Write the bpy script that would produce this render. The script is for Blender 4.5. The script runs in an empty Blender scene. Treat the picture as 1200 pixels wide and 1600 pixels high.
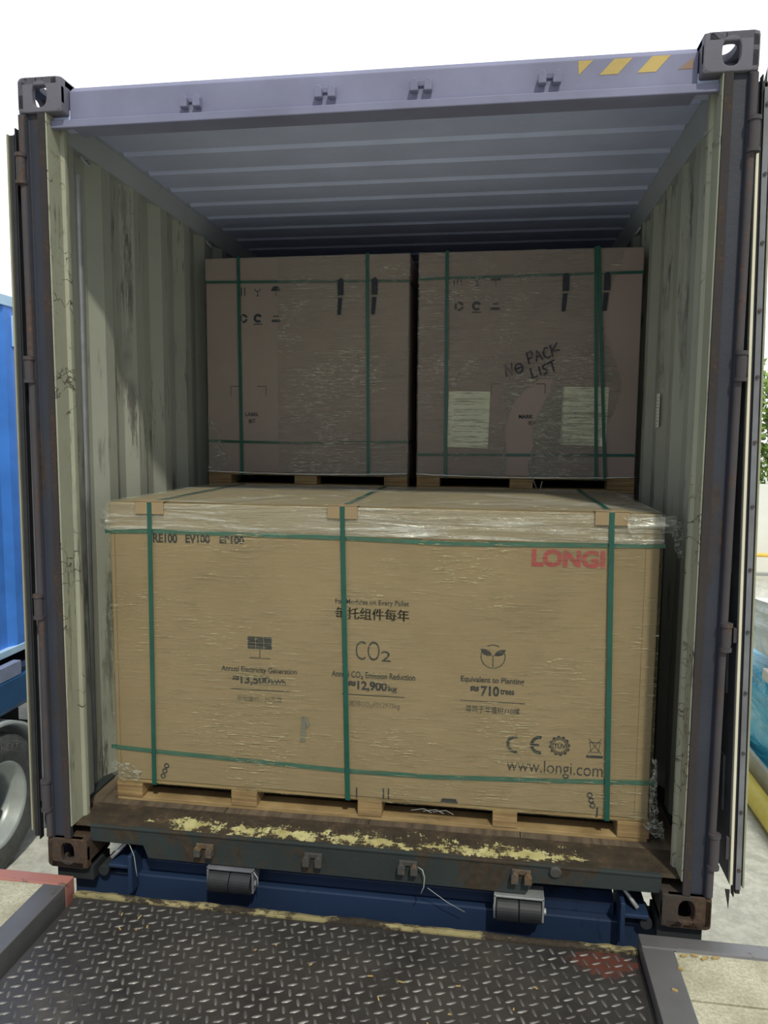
import bpy, bmesh, math, random
from mathutils import Vector, Matrix, noise
random.seed(7)
scene = bpy.context.scene
COL = scene.collection

# ------------------------------------------------------------------ camera
FP, CX, CY, CZ, YAW, PIT, ROL = 1171.606, 0.45651, -2.52986, 1.67311, -0.14624, -0.10309, 0.00809
def cam_ray(u, w):
    c, s = math.cos(ROL), math.sin(ROL); x = c*u - s*w; z2 = s*u + c*w
    c, s = math.cos(PIT), math.sin(PIT); y = c - s*z2; z = s + c*z2
    c, s = math.cos(YAW), math.sin(YAW)
    return Vector((c*x + s*y, -s*x + c*y, z))
fw = cam_ray(0, 0); rt = (cam_ray(1, 0) - fw).normalized(); up = (cam_ray(0, 1) - fw).normalized()
cd = bpy.data.cameras.new('camera'); cam = bpy.data.objects.new('camera', cd); COL.objects.link(cam)
cd.sensor_fit = 'VERTICAL'; cd.sensor_height = 36.0; cd.lens = FP/1600*36.0
cd.clip_start = 0.02; cd.clip_end = 400
cam.matrix_world = Matrix(((rt.x, up.x, -fw.x, CX), (rt.y, up.y, -fw.y, CY), (rt.z, up.z, -fw.z, CZ), (0, 0, 0, 1)))
scene.camera = cam

# ------------------------------------------------------------------ light and exposure
world = bpy.data.worlds.new('sky'); scene.world = world; world.use_nodes = True
wn = world.node_tree.nodes; wl = world.node_tree.links
bg = wn['Background']; bg.inputs['Color'].default_value = (0.93, 0.97, 1.0, 1); bg.inputs['Strength'].default_value = 1.25
tcw = wn.new('ShaderNodeTexCoord'); sp = wn.new('ShaderNodeSeparateXYZ'); mr = wn.new('ShaderNodeMapRange')
wl.new(tcw.outputs['Generated'], sp.inputs[0]); wl.new(sp.outputs['Y'], mr.inputs['Value'])
mr.inputs['From Min'].default_value = -.35; mr.inputs['From Max'].default_value = .25     # sky dimmed behind the camera to shape the light inside the container
mr.inputs['To Min'].default_value = .50; mr.inputs['To Max'].default_value = 1.30; wl.new(mr.outputs[0], bg.inputs['Strength'])
def soft_key(name, direction, strength, angle, color):
    d = bpy.data.lights.new(name, 'SUN'); d.energy = strength; d.angle = math.radians(angle); d.color = color
    o = bpy.data.objects.new(name, d); COL.objects.link(o)
    o.rotation_euler = Vector(direction).to_track_quat('-Z', 'Y').to_euler(); o.location = (3, -6, 8)
    return o
soft_key('soft_key', (-0.42, 1.0, -1.30), 2.0, 2.5, (1.0, 0.95, 0.78))  # soft directional lamp added behind the camera for the lit wall patches
scene.view_settings.view_transform = 'Standard'; scene.view_settings.look = 'None'
scene.view_settings.gamma = 1.0; scene.view_settings.use_curve_mapping = False
scene.view_settings.exposure = 0.22
GZ = -1.38          # the yard
DZ = -0.005         # the dock

# ------------------------------------------------------------------ helpers
def tag(o, label=None, cat=None, group=None, kind=None):
    for k, v in (('label', label), ('category', cat), ('group', group), ('kind', kind)):
        if v: o[k] = v
    return o
def thing(name, loc, label, cat, group=None):
    o = bpy.data.objects.new(name, None); COL.objects.link(o); o.location = loc
    o.empty_display_size = 0.1
    return tag(o, label, cat, group)
def root_loc(o):
    while o is not None and o.parent is not None: o = o.parent
    return Vector(o.location) if o is not None else Vector((0, 0, 0))
def obj(name, bm, m, parent=None, smooth=False, bevel=0, seg=2, origin=None, autos=None):
    """vertices come in world coordinates"""
    me = bpy.data.meshes.new(name)
    off = root_loc(parent) if parent is not None else (Vector(origin) if origin else Vector((0, 0, 0)))
    bmesh.ops.translate(bm, verts=bm.verts, vec=-off)
    bmesh.ops.recalc_face_normals(bm, faces=bm.faces)
    bm.to_mesh(me); bm.free()
    o = bpy.data.objects.new(name, me); COL.objects.link(o)
    if parent is not None: o.parent = parent
    elif origin: o.location = origin
    for mm in (m if isinstance(m, (list, tuple)) else [m]): me.materials.append(mm)
    if smooth:
        for p in me.polygons: p.use_smooth = True
        if autos:
            me.set_sharp_from_angle(angle=math.radians(autos))
    if bevel:
        b = o.modifiers.new('bevel', 'BEVEL'); b.width = bevel; b.segments = seg; b.limit_method = 'ANGLE'; b.angle_limit = math.radians(40)
    return o
def BM(): return bmesh.new()
def box(bm, x0, x1, y0, y1, z0, z1, rot=None, mi=0):
    vs = [bm.verts.new((x, y, z)) for x in (x0, x1) for y in (y0, y1) for z in (z0, z1)]
    if rot is not None:
        c = Vector(((x0+x1)/2, (y0+y1)/2, (z0+z1)/2))
        for v in vs: v.co = c + rot @ (v.co - c)
    for f in ((0, 1, 3, 2), (4, 6, 7, 5), (0, 4, 5, 1), (2, 3, 7, 6), (0, 2, 6, 4), (1, 5, 7, 3)):
        ff = bm.faces.new([vs[i] for i in f]); ff.material_index = mi
    return vs
def prism(bm, pts, a, b, axis):
    """polygon pts (two other axes in order) extruded along axis from a to b"""
    def P(p, t):
        return {'x': (t, p[0], p[1]), 'y': (p[0], t, p[1]), 'z': (p[0], p[1], t)}[axis]
    A = [bm.verts.new(P(p, a)) for p in pts]; B = [bm.verts.new(P(p, b)) for p in pts]
    n = len(pts)
    bm.faces.new(A); bm.faces.new(list(reversed(B)))
    for i in range(n): bm.faces.new((A[i], A[(i+1) % n], B[(i+1) % n], B[i]))
def cyl(bm, p, q, r, n=16, r2=None, caps=True):
    p, q = Vector(p), Vector(q); d = (q-p).normalized()
    a = d.orthogonal().normalized(); b = d.cross(a)
    r2 = r if r2 is None else r2
    A = [bm.verts.new(p + (a*math.cos(t)+b*math.sin(t))*r) for t in [2*math.pi*i/n for i in range(n)]]
    B = [bm.verts.new(q + (a*math.cos(t)+b*math.sin(t))*r2) for t in [2*math.pi*i/n for i in range(n)]]
    for i in range(n): bm.faces.new((A[i], A[(i+1) % n], B[(i+1) % n], B[i]))
    if caps: bm.faces.new(A); bm.faces.new(B)
def lathe(bm, prof, c, axis='x', n=48, a0=0, a1=2*math.pi):
    """prof: (t along axis, radius) closed or open"""
    full = abs(a1-a0-2*math.pi) < 1e-6
    k = n if full else n+1
    rings = []
    for i in range(k):
        t = a0+(a1-a0)*i/n
        rings.append([bm.verts.new(Vector(c)+Vector((p[0], p[1]*math.cos(t), p[1]*math.sin(t)))) for p in prof])
    for i in range(n if full else n):
        A, B = rings[i], rings[(i+1) % k]
        for j in range(len(prof)-1): bm.faces.new((A[j], A[j+1], B[j+1], B[j]))
def tube(bm, pts, r, n=8):
    pts = [Vector(p) for p in pts]; rings = []
    for i, p in enumerate(pts):
        d = (pts[min(i+1, len(pts)-1)] - pts[max(i-1, 0)]).normalized()
        a = d.cross(Vector((0.31, 0.22, 0.93))).normalized(); b = d.cross(a)
        rings.append([bm.verts.new(p+(a*math.cos(2*math.pi*k/n)+b*math.sin(2*math.pi*k/n))*r) for k in range(n)])
    for A, B in zip(rings, rings[1:]):
        for k in range(n): bm.faces.new((A[k], A[(k+1) % n], B[(k+1) % n], B[k]))
    bm.faces.new(rings[0]); bm.faces.new(rings[-1])
def grid(bm, nx, nz, f, keep=None):
    V = [[bm.verts.new(f(i/nx, j/nz)) for j in range(nz+1)] for i in range(nx+1)]
    for i in range(nx):
        for j in range(nz):
            if keep is None or keep((i+.5)/nx, (j+.5)/nz):
                bm.faces.new((V[i][j], V[i+1][j], V[i+1][j+1], V[i][j+1]))
    loose = [v for v in bm.verts if not v.link_faces]
    bmesh.ops.delete(bm, geom=loose, context='VERTS')

# ------------------------------------------------------------------ materials
class NT:
    def __init__(s, name):
        s.m = bpy.data.materials.new(name); s.m.use_nodes = True
        s.n = s.m.node_tree.nodes; s.l = s.m.node_tree.links
        s.b = s.n['Principled BSDF']; s.out = s.n['Material Output']
        s.tc = s.n.new('ShaderNodeTexCoord')
    def noise(s, sc, detail=4, rough=.6, mapsc=(1, 1, 1), rot=(0, 0, 0), dist=0):
        mp = s.n.new('ShaderNodeMapping'); mp.inputs['Scale'].default_value = mapsc; mp.inputs['Rotation'].default_value = rot
        s.l.new(s.tc.outputs['Object'], mp.inputs['Vector'])
        t = s.n.new('ShaderNodeTexNoise'); t.inputs['Scale'].default_value = sc; t.inputs['Detail'].default_value = detail
        t.inputs['Roughness'].default_value = rough; t.inputs['Distortion'].default_value = dist
        s.l.new(mp.outputs[0], t.inputs['Vector']); return t.outputs['Fac']
    def ramp(s, fac, stops):
        r = s.n.new('ShaderNodeValToRGB'); e = r.color_ramp.elements
        while len(e) < len(stops): e.new(0.5)
        for i, (p, c) in enumerate(stops):
            e[i].position = p; e[i].color = (c[0], c[1], c[2], 1) if isinstance(c, (tuple, list)) else (c, c, c, 1)
        s.l.new(fac, r.inputs['Fac']); return r.outputs['Color']
    def mix(s, fac, a, b, mode='MIX'):
        x = s.n.new('ShaderNodeMix'); x.data_type = 'RGBA'; x.blend_type = mode
        for sock, v in ((x.inputs['Factor'], fac), (x.inputs[6], a), (x.inputs[7], b)):
            if hasattr(v, 'is_output'): s.l.new(v, sock)
            elif isinstance(v, (int, float)): sock.default_value = v if sock.type == 'VALUE' else (v, v, v, 1)
            else: sock.default_value = (v[0], v[1], v[2], 1)
        return x.outputs[2]
    def math(s, op, a, b=0.5):
        x = s.n.new('ShaderNodeMath'); x.operation = op
        for i, v in enumerate((a, b)):
            if hasattr(v, 'is_output'): s.l.new(v, x.inputs[i])
            else: x.inputs[i].default_value = v
        return x.outputs[0]
    def bump(s, h, st=.3, dist=.01):
        x = s.n.new('ShaderNodeBump'); x.inputs['Strength'].default_value = st; x.inputs['Distance'].default_value = dist
        s.l.new(h, x.inputs['Height']); return x.outputs['Normal']
    def set(s, k, v):
        if hasattr(v, 'is_output'): s.l.new(v, s.b.inputs[k])
        elif isinstance(v, (tuple, list)): s.b.inputs[k].default_value = (v[0], v[1], v[2], 1)
        else: s.b.inputs[k].default_value = v
def plain(name, col, rough=.6, metal=0, var=.12, sc=8, bump=0):
    t = NT(name)
    n = t.noise(sc, 5)
    a = tuple(c*(1-var) for c in col); b = tuple(min(1, c*(1+var)) for c in col)
    t.set('Base Color', t.ramp(n, [(.35, a), (.65, b)])); t.set('Roughness', rough); t.set('Metallic', metal)
    if bump: t.set('Normal', t.bump(t.noise(sc*6, 4), bump, .003))
    return t.m
def worn(name, col, rust, amount=.5, sc=5, rough=.6, streak=(1, 1, .25), dirt=None, bump=.2, metal=0, fine=1):
    """paint with rust patches; amount 0..1"""
    t = NT(name)
    n1 = t.noise(sc, 8, .72, streak, dist=.4); n2 = t.noise(sc*7, 6, .7, streak)
    m = t.math('ADD', t.math('MULTIPLY', n1, .7), t.math('MULTIPLY', n2, .3))
    th = .72-.42*amount
    mask = t.ramp(m, [(th, 0), (min(th+.06, .99), 1)])
    v = t.noise(2.5, 4); base = t.ramp(v, [(.3, tuple(c*.8 for c in col)), (.7, tuple(min(1, c*1.15) for c in col))])
    r2 = t.ramp(t.noise(sc*9, 5), [(.3, tuple(c*.45 for c in rust)), (.7, rust)])
    c = t.mix(mask, base, r2)
    if dirt: 
        dm = t.ramp(t.noise(3.2, 7, .7, (1, 1, .12)), [(.52, 0), (.62, 1)])
        c = t.mix(t.math('MULTIPLY', dm, dirt), c, (.03, .028, .025))
    t.set('Base Color', c); t.set('Roughness', rough); t.set('Metallic', metal)
    t.set('Normal', t.bump(t.math('ADD', m, t.noise(60, 3)), bump, .004))
    return t.m
M = {}
M['header'] = worn('hazed_header_paint', (.20, .21, .34), (.13, .10, .12), .25, 5, .65, streak=(1, 1, 1), bump=.1)  # pale blue glare haze painted into the header colour, plus rust
M['casting'] = worn('rusty_casting', (.13, .13, .17), (.17, .11, .075), .40, 8, .8, streak=(1, 1, 1))
M['casting_rust'] = worn('rusty_brown_casting', (.045, .035, .032), (.085, .052, .034), .62, 7, .85, streak=(1, 1, 1), bump=.35)
M['sill_face'] = worn('dirty_sill_paint', (.022, .032, .034), (.055, .038, .024), .50, 4, .8, streak=(1, 1, .6), bump=.3)
M['post'] = worn('dark_blue_post_paint', (.028, .034, .055), (.06, .04, .034), .42, 4, .6, streak=(1.5, 1.5, .2), bump=.25)
M['hinge'] = worn('rusty_hinge', (.055, .05, .06), (.11, .065, .05), .45, 9, .75, streak=(1, 1, .4))
M['rust'] = worn('rust_strip', (.030, .026, .030), (.058, .038, .030), .50, 9, .85, streak=(1, 1, .5), bump=.4)
M['rubber'] = plain('black_rubber', (.016, .017, .022), .55, 0, .2, 20)
M['cream_edge'] = plain('cream_door_edge', (.30, .30, .23), .6, 0, .12, 6)
M['pale_edge'] = plain('sunlit_edge_colour', (.72, .70, .58), .5, 0, .06, 6)  # sunlight on the hinge edge painted in as a brighter cream
M['steel_edge'] = plain('grey_door_edge', (.16, .17, .20), .5, 0, .2, 6)
M['strap'] = plain('green_plastic_strap', (.008, .082, .062), .38, 0, .12, 15)
M['strap_pale'] = plain('pale_green_strap', (.03, .13, .10), .40, 0, .15, 15)
M['print'] = plain('dark_print', (.02, .026, .036), .7, 0, .25, 60)
M['print_faint'] = plain('faint_print', (.13, .115, .085), .7, 0, .2, 60)
M['print_red'] = plain('red_print', (.36, .06, .07), .7, 0, .15, 60)
M['marker'] = plain('black_marker_ink', (.012, .014, .05), .5, 0, .1, 60)
M['paper'] = plain('pale_paper', (.74, .76, .62), .8, 0, .05, 10)
M['crevice'] = plain('crease_line', (.14, .095, .055), .9)
M['hazard'] = worn('yellow_sticker', (.48, .36, .12), (.20, .15, .12), .12, 10, .6)
M['hazard_red'] = worn('reddish_worn_sticker', (.26, .17, .13), (.2, .15, .2), .2, 10, .6)
M['blue_steel'] = worn('blue_chassis_paint', (.016, .034, .085), (.014, .020, .034), .36, 3, .45, streak=(1, 1, .5), bump=.06)
M['blue_box'] = worn('blue_container_paint', (.07, .27, .86), (.04, .16, .55), .03, 3, .45, bump=.03)
M['pale_blue'] = plain('pale_blue_frame_paint', (.50, .72, .95), .45, 0, .08, 4)
M['zinc'] = plain('galvanised_steel', (.42, .44, .46), .42, .55, .12, 12)
M['dark_under'] = plain('dark_underside', (.02, .025, .03), .8)
M['silver'] = plain('silver_arch_plastic', (.55, .60, .62), .35, .1, .08, 8)
M['tyre_mark'] = plain('raised_tyre_marks', (.19, .19, .19), .6)
M['tyre'] = plain('tyre_rubber', (.075, .078, .08), .7, 0, .2, 18, bump=.3)
M['rim'] = plain('wheel_rim', (.42, .46, .46), .4, .3, .1, 10)
M['rim_dark'] = plain('wheel_disc', (.10, .11, .12), .6, .2, .2, 8)
M['blue_hub'] = plain('blue_hub', (.08, .25, .62), .4)
M['chip'] = plain('wood_chip', (.42, .30, .12), .8, 0, .25, 40)
M['wire'] = plain('pale_wire', (.30, .33, .33), .5)
M['yellow'] = worn('yellow_safety_paint', (.72, .58, .10), (.35, .27, .10), .22, 9, .6, streak=(1, 1, 1))
M['orange'] = plain('orange_bar', (.80, .52, .10), .5)
M['white_wall'] = plain('white_wall', (.82, .84, .82), .7, 0, .04, 1)
M['board'] = plain('white_board', (.75, .74, .66), .6, 0, .05, 3)
M['board_edge'] = plain('grey_board_edges', (.45, .45, .40), .7, 0, .1, 6)
M['label'] = plain('white_label', (.82, .82, .76), .7, 0, .05, 20)
M['keeper'] = worn('cam_keeper_steel', (.06, .06, .06), (.17, .11, .06), .55, 14, .8, streak=(1, 1, 1), bump=.4)
M['keeper_blue'] = worn('painted_cam_keeper', (.19, .20, .32), (.24, .18, .16), .22, 14, .8, streak=(1, 1, 1), bump=.3)
M['leaf'] = plain('sunlit_leaves', (.18, .30, .05), .6, 0, .4, 3)
M['bark'] = plain('bark', (.10, .075, .05), .9, 0, .3, 9)

# interior cream paint with dark vertical scuffs and fine cracks
def wall_mat(name, col, scuff=1.0, th=(.53, .60), crack=False):
    t = NT(name)
    base = t.ramp(t.noise(1.6, 6, .65), [(.3, tuple(c*.86 for c in col)), (.7, tuple(c*1.08 for c in col))])
    s1 = t.ramp(t.noise(9, 10, .80, (1, 1, .10)), [(th[0], 0), (th[1], 1)])
    s2 = t.ramp(t.noise(3, 3, .5), [(.40, 0), (.60, 1)])
    m = t.math('MULTIPLY', t.math('MULTIPLY', s1, s2), .75*scuff)
    c = t.mix(m, base, (.045, .042, .045))
    f = t.ramp(t.noise(24, 8, .8, (1, 1, .45), dist=1.2), [(.655, 0), (.68, 1)])
    c = t.mix(t.math('MULTIPLY', f, .8*scuff), c, (.035, .025, .02))
    if crack:
        mp = t.n.new('ShaderNodeMapping'); mp.inputs['Scale'].default_value = (6, 6, 9); t.l.new(t.tc.outputs['Object'], mp.inputs['Vector'])
        nz = t.n.new('ShaderNodeTexNoise'); nz.inputs['Scale'].default_value = 14; t.l.new(t.tc.outputs['Object'], nz.inputs['Vector'])
        vadd = t.n.new('ShaderNodeVectorMath'); vadd.operation = 'ADD'; t.l.new(mp.outputs[0], vadd.inputs[0]); t.l.new(nz.outputs['Color'], vadd.inputs[1])
        vo = t.n.new('ShaderNodeTexVoronoi'); vo.feature = 'DISTANCE_TO_EDGE'; vo.inputs['Scale'].default_value = 1.6; t.l.new(vadd.outputs[0], vo.inputs['Vector'])
        e = t.ramp(vo.outputs['Distance'], [(.012, 1), (.035, 0)])
        gate = t.ramp(t.noise(4, 4, .6), [(.50, 0), (.56, 1)])
        c = t.mix(t.math('MULTIPLY', t.math('MULTIPLY', e, gate), .85), c, (.035, .022, .015))
    t.set('Base Color', c); t.set('Roughness', .55)
    t.set('Normal', t.bump(t.noise(9, 5), .15, .01)); return t.m
M['wall'] = wall_mat('interior_grey_paint', (.36, .38, .33), 1.0, (.53, .575))
M['roof'] = wall_mat('hazed_roof_paint', (.54, .62, .95), .45, (.60, .70))  # blue of the glare haze painted into the ceiling colour
M['liner'] = wall_mat('cream_post_paint', (.33, .345, .27), 1.1, (.53, .58), crack=True)
M['rail'] = wall_mat('rail_paint', (.38, .42, .48), .5, (.6, .68))

def cardboard():
    t = NT('brown_cardboard')
    fl = t.noise(1, 3, .5, (2, 2, 160)); big = t.noise(2.2, 4)
    c = t.ramp(big, [(.3, (.275, .205, .118)), (.7, (.335, .255, .15))])
    c = t.mix(t.math('MULTIPLY', fl, .25), c, (.22, .16, .09))
    t.set('Base Color', c); t.set('Roughness', .8); t.set('Normal', t.bump(fl, .12, .003)); return t.m
M['card'] = cardboard()
def card_rear():
    t = NT('hazed_cardboard')  # greyish purple cast of the glare haze painted into the cardboard
    fl = t.noise(1, 3, .5, (2, 2, 160)); big = t.noise(2.2, 4)
    c = t.ramp(big, [(.3, (.285, .228, .212)), (.7, (.35, .28, .258))])
    c = t.mix(t.math('MULTIPLY', fl, .2), c, (.23, .18, .165))
    t.set('Base Color', c); t.set('Roughness', .8); return t.m
M['card2'] = card_rear()
def film(name, base=.05, streak=.55, th=(.56, .66), sx=2.2, sz=95, warp=0.35, angle=0, patch=(.35, .62), white=.35, rough=.22, axis='x', glint=(.95, .97, .9), spark=(20, 260, .66, .6)):
    t = NT(name); t.n.remove(t.b)
    ms = (sx, sx, sz) if axis == 'x' else (sz*.3, sz*.3, sx*2)
    rot = (0, angle, 0)
    n1 = t.noise(1, 6, .7, ms, rot, warp); n2 = t.noise(1, 4, .6, (1.6*sx, 1.6*sx, sz*.28), rot, warp)
    pt = t.ramp(t.noise(2.6, 3, .55), [(patch[0], .12), (patch[1], 1)])
    s = t.math('MULTIPLY', t.ramp(n1, [(th[0], 0), (th[1], 1)]), pt)
    s2 = t.math('MULTIPLY', t.ramp(n2, [(.5, 0), (.75, 1)]), .10)
    n3 = t.noise(1, 4, .75, (spark[0], spark[0], spark[1]), rot, warp*.6)
    p3 = t.ramp(t.noise(3.1, 4, .6, (1, 1, 1.6)), [(.46, .15), (.62, 1)])
    sp = t.math('MULTIPLY', t.ramp(n3, [(spark[2], 0), (spark[2]+.035, 1)]), p3)  # short glints painted into the film as pale diffuse streaks
    fac = t.math('ADD', t.math('ADD', t.math('MULTIPLY', s, streak), s2), base)
    fac = t.math('MINIMUM', t.math('ADD', fac, t.math('MULTIPLY', sp, spark[3])), 1)
    tr = t.n.new('ShaderNodeBsdfTransparent'); tr.inputs[0].default_value = (.97, .98, .96, 1)
    gl = t.n.new('ShaderNodeBsdfGlossy'); gl.inputs['Roughness'].default_value = rough; gl.inputs['Color'].default_value = glint+(1,)
    di = t.n.new('ShaderNodeBsdfDiffuse'); di.inputs['Color'].default_value = tuple(g*.92 for g in glint)+(1,)
    nb = t.bump(t.math('ADD', n1, n2), .9, .02); t.l.new(nb, gl.inputs['Normal']); t.l.new(nb, di.inputs['Normal'])
    m1 = t.n.new('ShaderNodeMixShader'); t.l.new(t.math('MINIMUM', t.math('ADD', t.math('MULTIPLY', sp, .6), white), 1), m1.inputs[0])
    t.l.new(gl.outputs[0], m1.inputs[1]); t.l.new(di.outputs[0], m1.inputs[2])
    m2 = t.n.new('ShaderNodeMixShader'); t.l.new(fac, m2.inputs[0]); t.l.new(tr.outputs[0], m2.inputs[1]); t.l.new(m1.outputs[0], m2.inputs[2])
    t.l.new(m2.outputs[0], t.out.inputs['Surface']); return t.m
M['film'] = film('stretch_film', .07, .62, (.53, .64), 7, 170, .5, .012, (.42, .62), .25, .20, glint=(.95, .88, .58), spark=(14, 280, .585, .9))
M['film_band'] = film('stretch_film_folds', .16, .5, (.50, .64), 2.0, 30, .8, .06, (.2, .5), .5)
M['film_rear'] = film('rear_stretch_film', .13, 1.0, (.51, .62), 7, 120, 1.3, .05, (.40, .60), .35, .15, glint=(.93, .88, .80), spark=(22, 200, .56, 1.0))
M['film_crumple'] = film('crumpled_film', .12, .8, (.50, .60), 18, 45, 2.2, .5, (.2, .5), .45)
M['film_left'] = film('rear_left_film', .14, 1.0, (.50, .61), 7, 140, .9, 0, (.40, .60), .35, .15, glint=(.93, .88, .78), spark=(20, 240, .555, 1.0))
M['film_thin'] = film('thin_film', .03, .12, (.60, .72), 2, 60, .3, 0)

def wood(name, a, b, lam=(2, 2, 60)):
    t = NT(name); g = t.noise(1, 5, .6, lam, dist=.3)
    t.set('Base Color', t.mix(t.ramp(t.noise(5, 4), [(.4, 0), (.7, .5)]), t.ramp(g, [(.3, a), (.6, b)]), tuple(x*.6 for x in a)))
    t.set('Roughness', .8); t.set('Normal', t.bump(g, .3, .003)); return t.m
M['block'] = wood('laminated_block', (.16, .095, .045), (.40, .28, .13), (3, 3, 110))
M['deckboard'] = wood('pallet_board', (.22, .145, .065), (.40, .29, .14), (4, 4, 60))
M['floorply'] = wood('dirty_plywood', (.055, .042, .032), (.15, .115, .08), (30, 2, 30))

def sill_top():
    t = NT('chipped_yellow_sill')
    n = t.math('ADD', t.math('MULTIPLY', t.noise(11, 9, .82, (1, 1.3, 1)), .75), t.math('MULTIPLY', t.noise(45, 6, .7, (1.6, .5, 1)), .25))
    # a band of old yellow paint left along the middle of the plate
    sep = t.n.new('ShaderNodeSeparateXYZ'); t.l.new(t.tc.outputs['Object'], sep.inputs[0])
    d = t.math('ABSOLUTE', t.math('SUBTRACT', sep.outputs['Y'], .088), 0)
    dx = t.math('MAXIMUM', t.math('SUBTRACT', t.math('ABSOLUTE', sep.outputs['X'], 0), .72), 0)
    m = t.math('SUBTRACT', t.math('SUBTRACT', n, t.math('MULTIPLY', d, 1.6)), t.math('MULTIPLY', dx, .9))
    mask = t.ramp(m, [(.462, 0), (.475, 1)])
    dark = t.ramp(t.noise(12, 7, .75), [(.3, (.018, .014, .011)), (.55, (.05, .036, .023)), (.72, (.13, .085, .05))])
    yel = t.ramp(t.noise(16, 5), [(.3, (.36, .32, .13)), (.7, (.60, .57, .30))])
    t.set('Base Color', t.mix(mask, dark, yel)); t.set('Roughness', .75); t.set('Normal', t.bump(n, .5, .01)); return t.m
M['sill_top'] = sill_top()
def tread():
    t = NT('worn_tread_steel')
    n = t.noise(3, 7, .7); f = t.noise(40, 5, .7)
    c = t.ramp(n, [(.3, (.045, .043, .046)), (.6, (.10, .094, .094)), (.75, (.16, .14, .11))])
    red = t.n.new('ShaderNodeSeparateXYZ'); t.l.new(t.tc.outputs['Object'], red.inputs[0])
    rx = t.math('SUBTRACT', 1, t.math('MULTIPLY', t.math('ABSOLUTE', t.math('SUBTRACT', red.outputs['X'], .90), 0), 5))
    ry = t.math('SUBTRACT', 1, t.math('MULTIPLY', t.math('ABSOLUTE', t.math('SUBTRACT', red.outputs['Y'], 1.05), 0), 9))
    rm = t.ramp(t.math('MULTIPLY', t.math('MULTIPLY', t.math('MAXIMUM', rx, 0), t.math('MAXIMUM', ry, 0)), t.math('MULTIPLY', f, 2)), [(.36, 0), (.52, .6)])
    c = t.mix(rm, c, (.30, .09, .06))
    t.set('Base Color', c); t.set('Metallic', .6); t.set('Roughness', t.ramp(f, [(.3, .30), (.7, .50)]))
    t.set('Normal', t.bump(t.noise(90, 4), .25, .002)); return t.m
M['tread'] = tread()
def lugm():
    t = NT('polished_lug_steel'); f = t.noise(9, 5)
    t.set('Base Color', t.ramp(f, [(.3, (.07, .067, .066)), (.7, (.30, .29, .28))])); t.set('Metallic', .6); t.set('Roughness', .36); return t.m
M['lug'] = lugm()
def concrete(name, a, b, sc=4, crack=False):
    t = NT(name); n = t.noise(sc, 8, .7); f = t.noise(sc*14, 6, .7)
    c = t.ramp(n, [(.3, a), (.7, b)]); c = t.mix(t.math('MULTIPLY', t.ramp(f, [(.4, 0), (.6, 1)]), .45), c, tuple(x*.5 for x in a))
    t.set('Base Color', c); t.set('Roughness', .85); t.set('Normal', t.bump(f, .4, .006)); return t.m
M['dock'] = concrete('dock_concrete', (.36, .34, .24), (.66, .64, .50), 7)
M['yard'] = concrete('yard_concrete', (.48, .48, .43), (.66, .66, .60), .8)
M['dock_steel'] = worn('worn_dock_edge_steel', (.17, .17, .18), (.16, .11, .08), .32, 8, .42, streak=(1, 1, 1), bump=.15, metal=.4)
M['dock_red'] = worn('worn_red_edge', (.40, .17, .14), (.16, .13, .11), .42, 9, .55, streak=(.5, 1, 1), bump=.15)
M['lip'] = worn('splintered_lip', (.30, .26, .13), (.05, .038, .026), .62, 7, .85, streak=(.6, 1, 1), bump=.5)
def blue_wrap():
    t = NT('blue_plastic_wrap'); n = t.noise(2.2, 5, .6, (1, .35, 1.6), dist=1.2)
    t.set('Base Color', t.ramp(n, [(.35, (.03, .33, .56)), (.55, (.10, .55, .78)), (.70, (.55, .85, .92))])); t.set('Roughness', .25)
    t.set('Normal', t.bump(n, 1, .06)); return t.m
M['blue_wrap'] = blue_wrap()
def white_wrap():
    t = NT('white_plastic_wrap'); n = t.noise(2.6, 6, .65, dist=1.0)
    t.set('Base Color', t.ramp(n, [(.30, (.20, .45, .50)), (.38, (.70, .82, .82)), (.6, (.9, .92, .9))])); t.set('Roughness', .3)
    t.set('Normal', t.bump(n, 1, .08)); return t.m
M['white_wrap'] = white_wrap()

# ------------------------------------------------------------------ yard and dock
b = BM(); box(b, -60, 60, -40, 120, GZ-.3, GZ)
tag(obj('floor_yard', b, M['yard']), kind='structure')
def struct(name, bm, m, **k): return tag(obj(name, bm, m, **k), kind='structure')
PX0, PX1, PY0, PY1, PZ = -1.052, .968, -2.4, -.092, -.05
b = BM()
box(b, -9, -1.175, -9, -.10, GZ, DZ-.004)
box(b, -1.175, -1.10, -9, -.10, GZ, DZ-.03)
struct('floor_dock_left', b, M['dock'])
b = BM()
box(b, 1.075, 9, -.325, -.115, GZ, DZ-.004); box(b, 1.075, 9, -9, -.333, GZ, DZ-.004)
box(b, 1.075, 9, -.34, -.32, GZ, DZ-.016)
box(b, .985, 1.075, -9, -.115, GZ, DZ-.03)
struct('floor_dock_right', b, M['dock'])
b = BM(); box(b, -1.10, .985, -9, -2.43, GZ, DZ); struct('floor_dock_back', b, M['dock'])
b = BM(); box(b, -9, -1.0875, -.10, -.04, -.16, DZ+.002)
struct('trim_1', b, M['dock_red'], bevel=.004)
b = BM(); box(b, -1.175, -1.0875, -2.43, -.10, -.13, DZ); struct('trim_2', b, M['dock_steel'], bevel=.003)
b = BM(); box(b, .972, 9, -.112, -.045, -.16, DZ+.003); cyl(b, (1.08, -.10, DZ-.012), (9, -.10, DZ-.012), .016, 12)
struct('trim_3', b, M['dock_steel'], bevel=.004)
b = BM(); box(b, .972, 1.075, -2.43, -.112, -.16, DZ); struct('trim_4', b, M['dock_steel'], bevel=.003)

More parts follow.
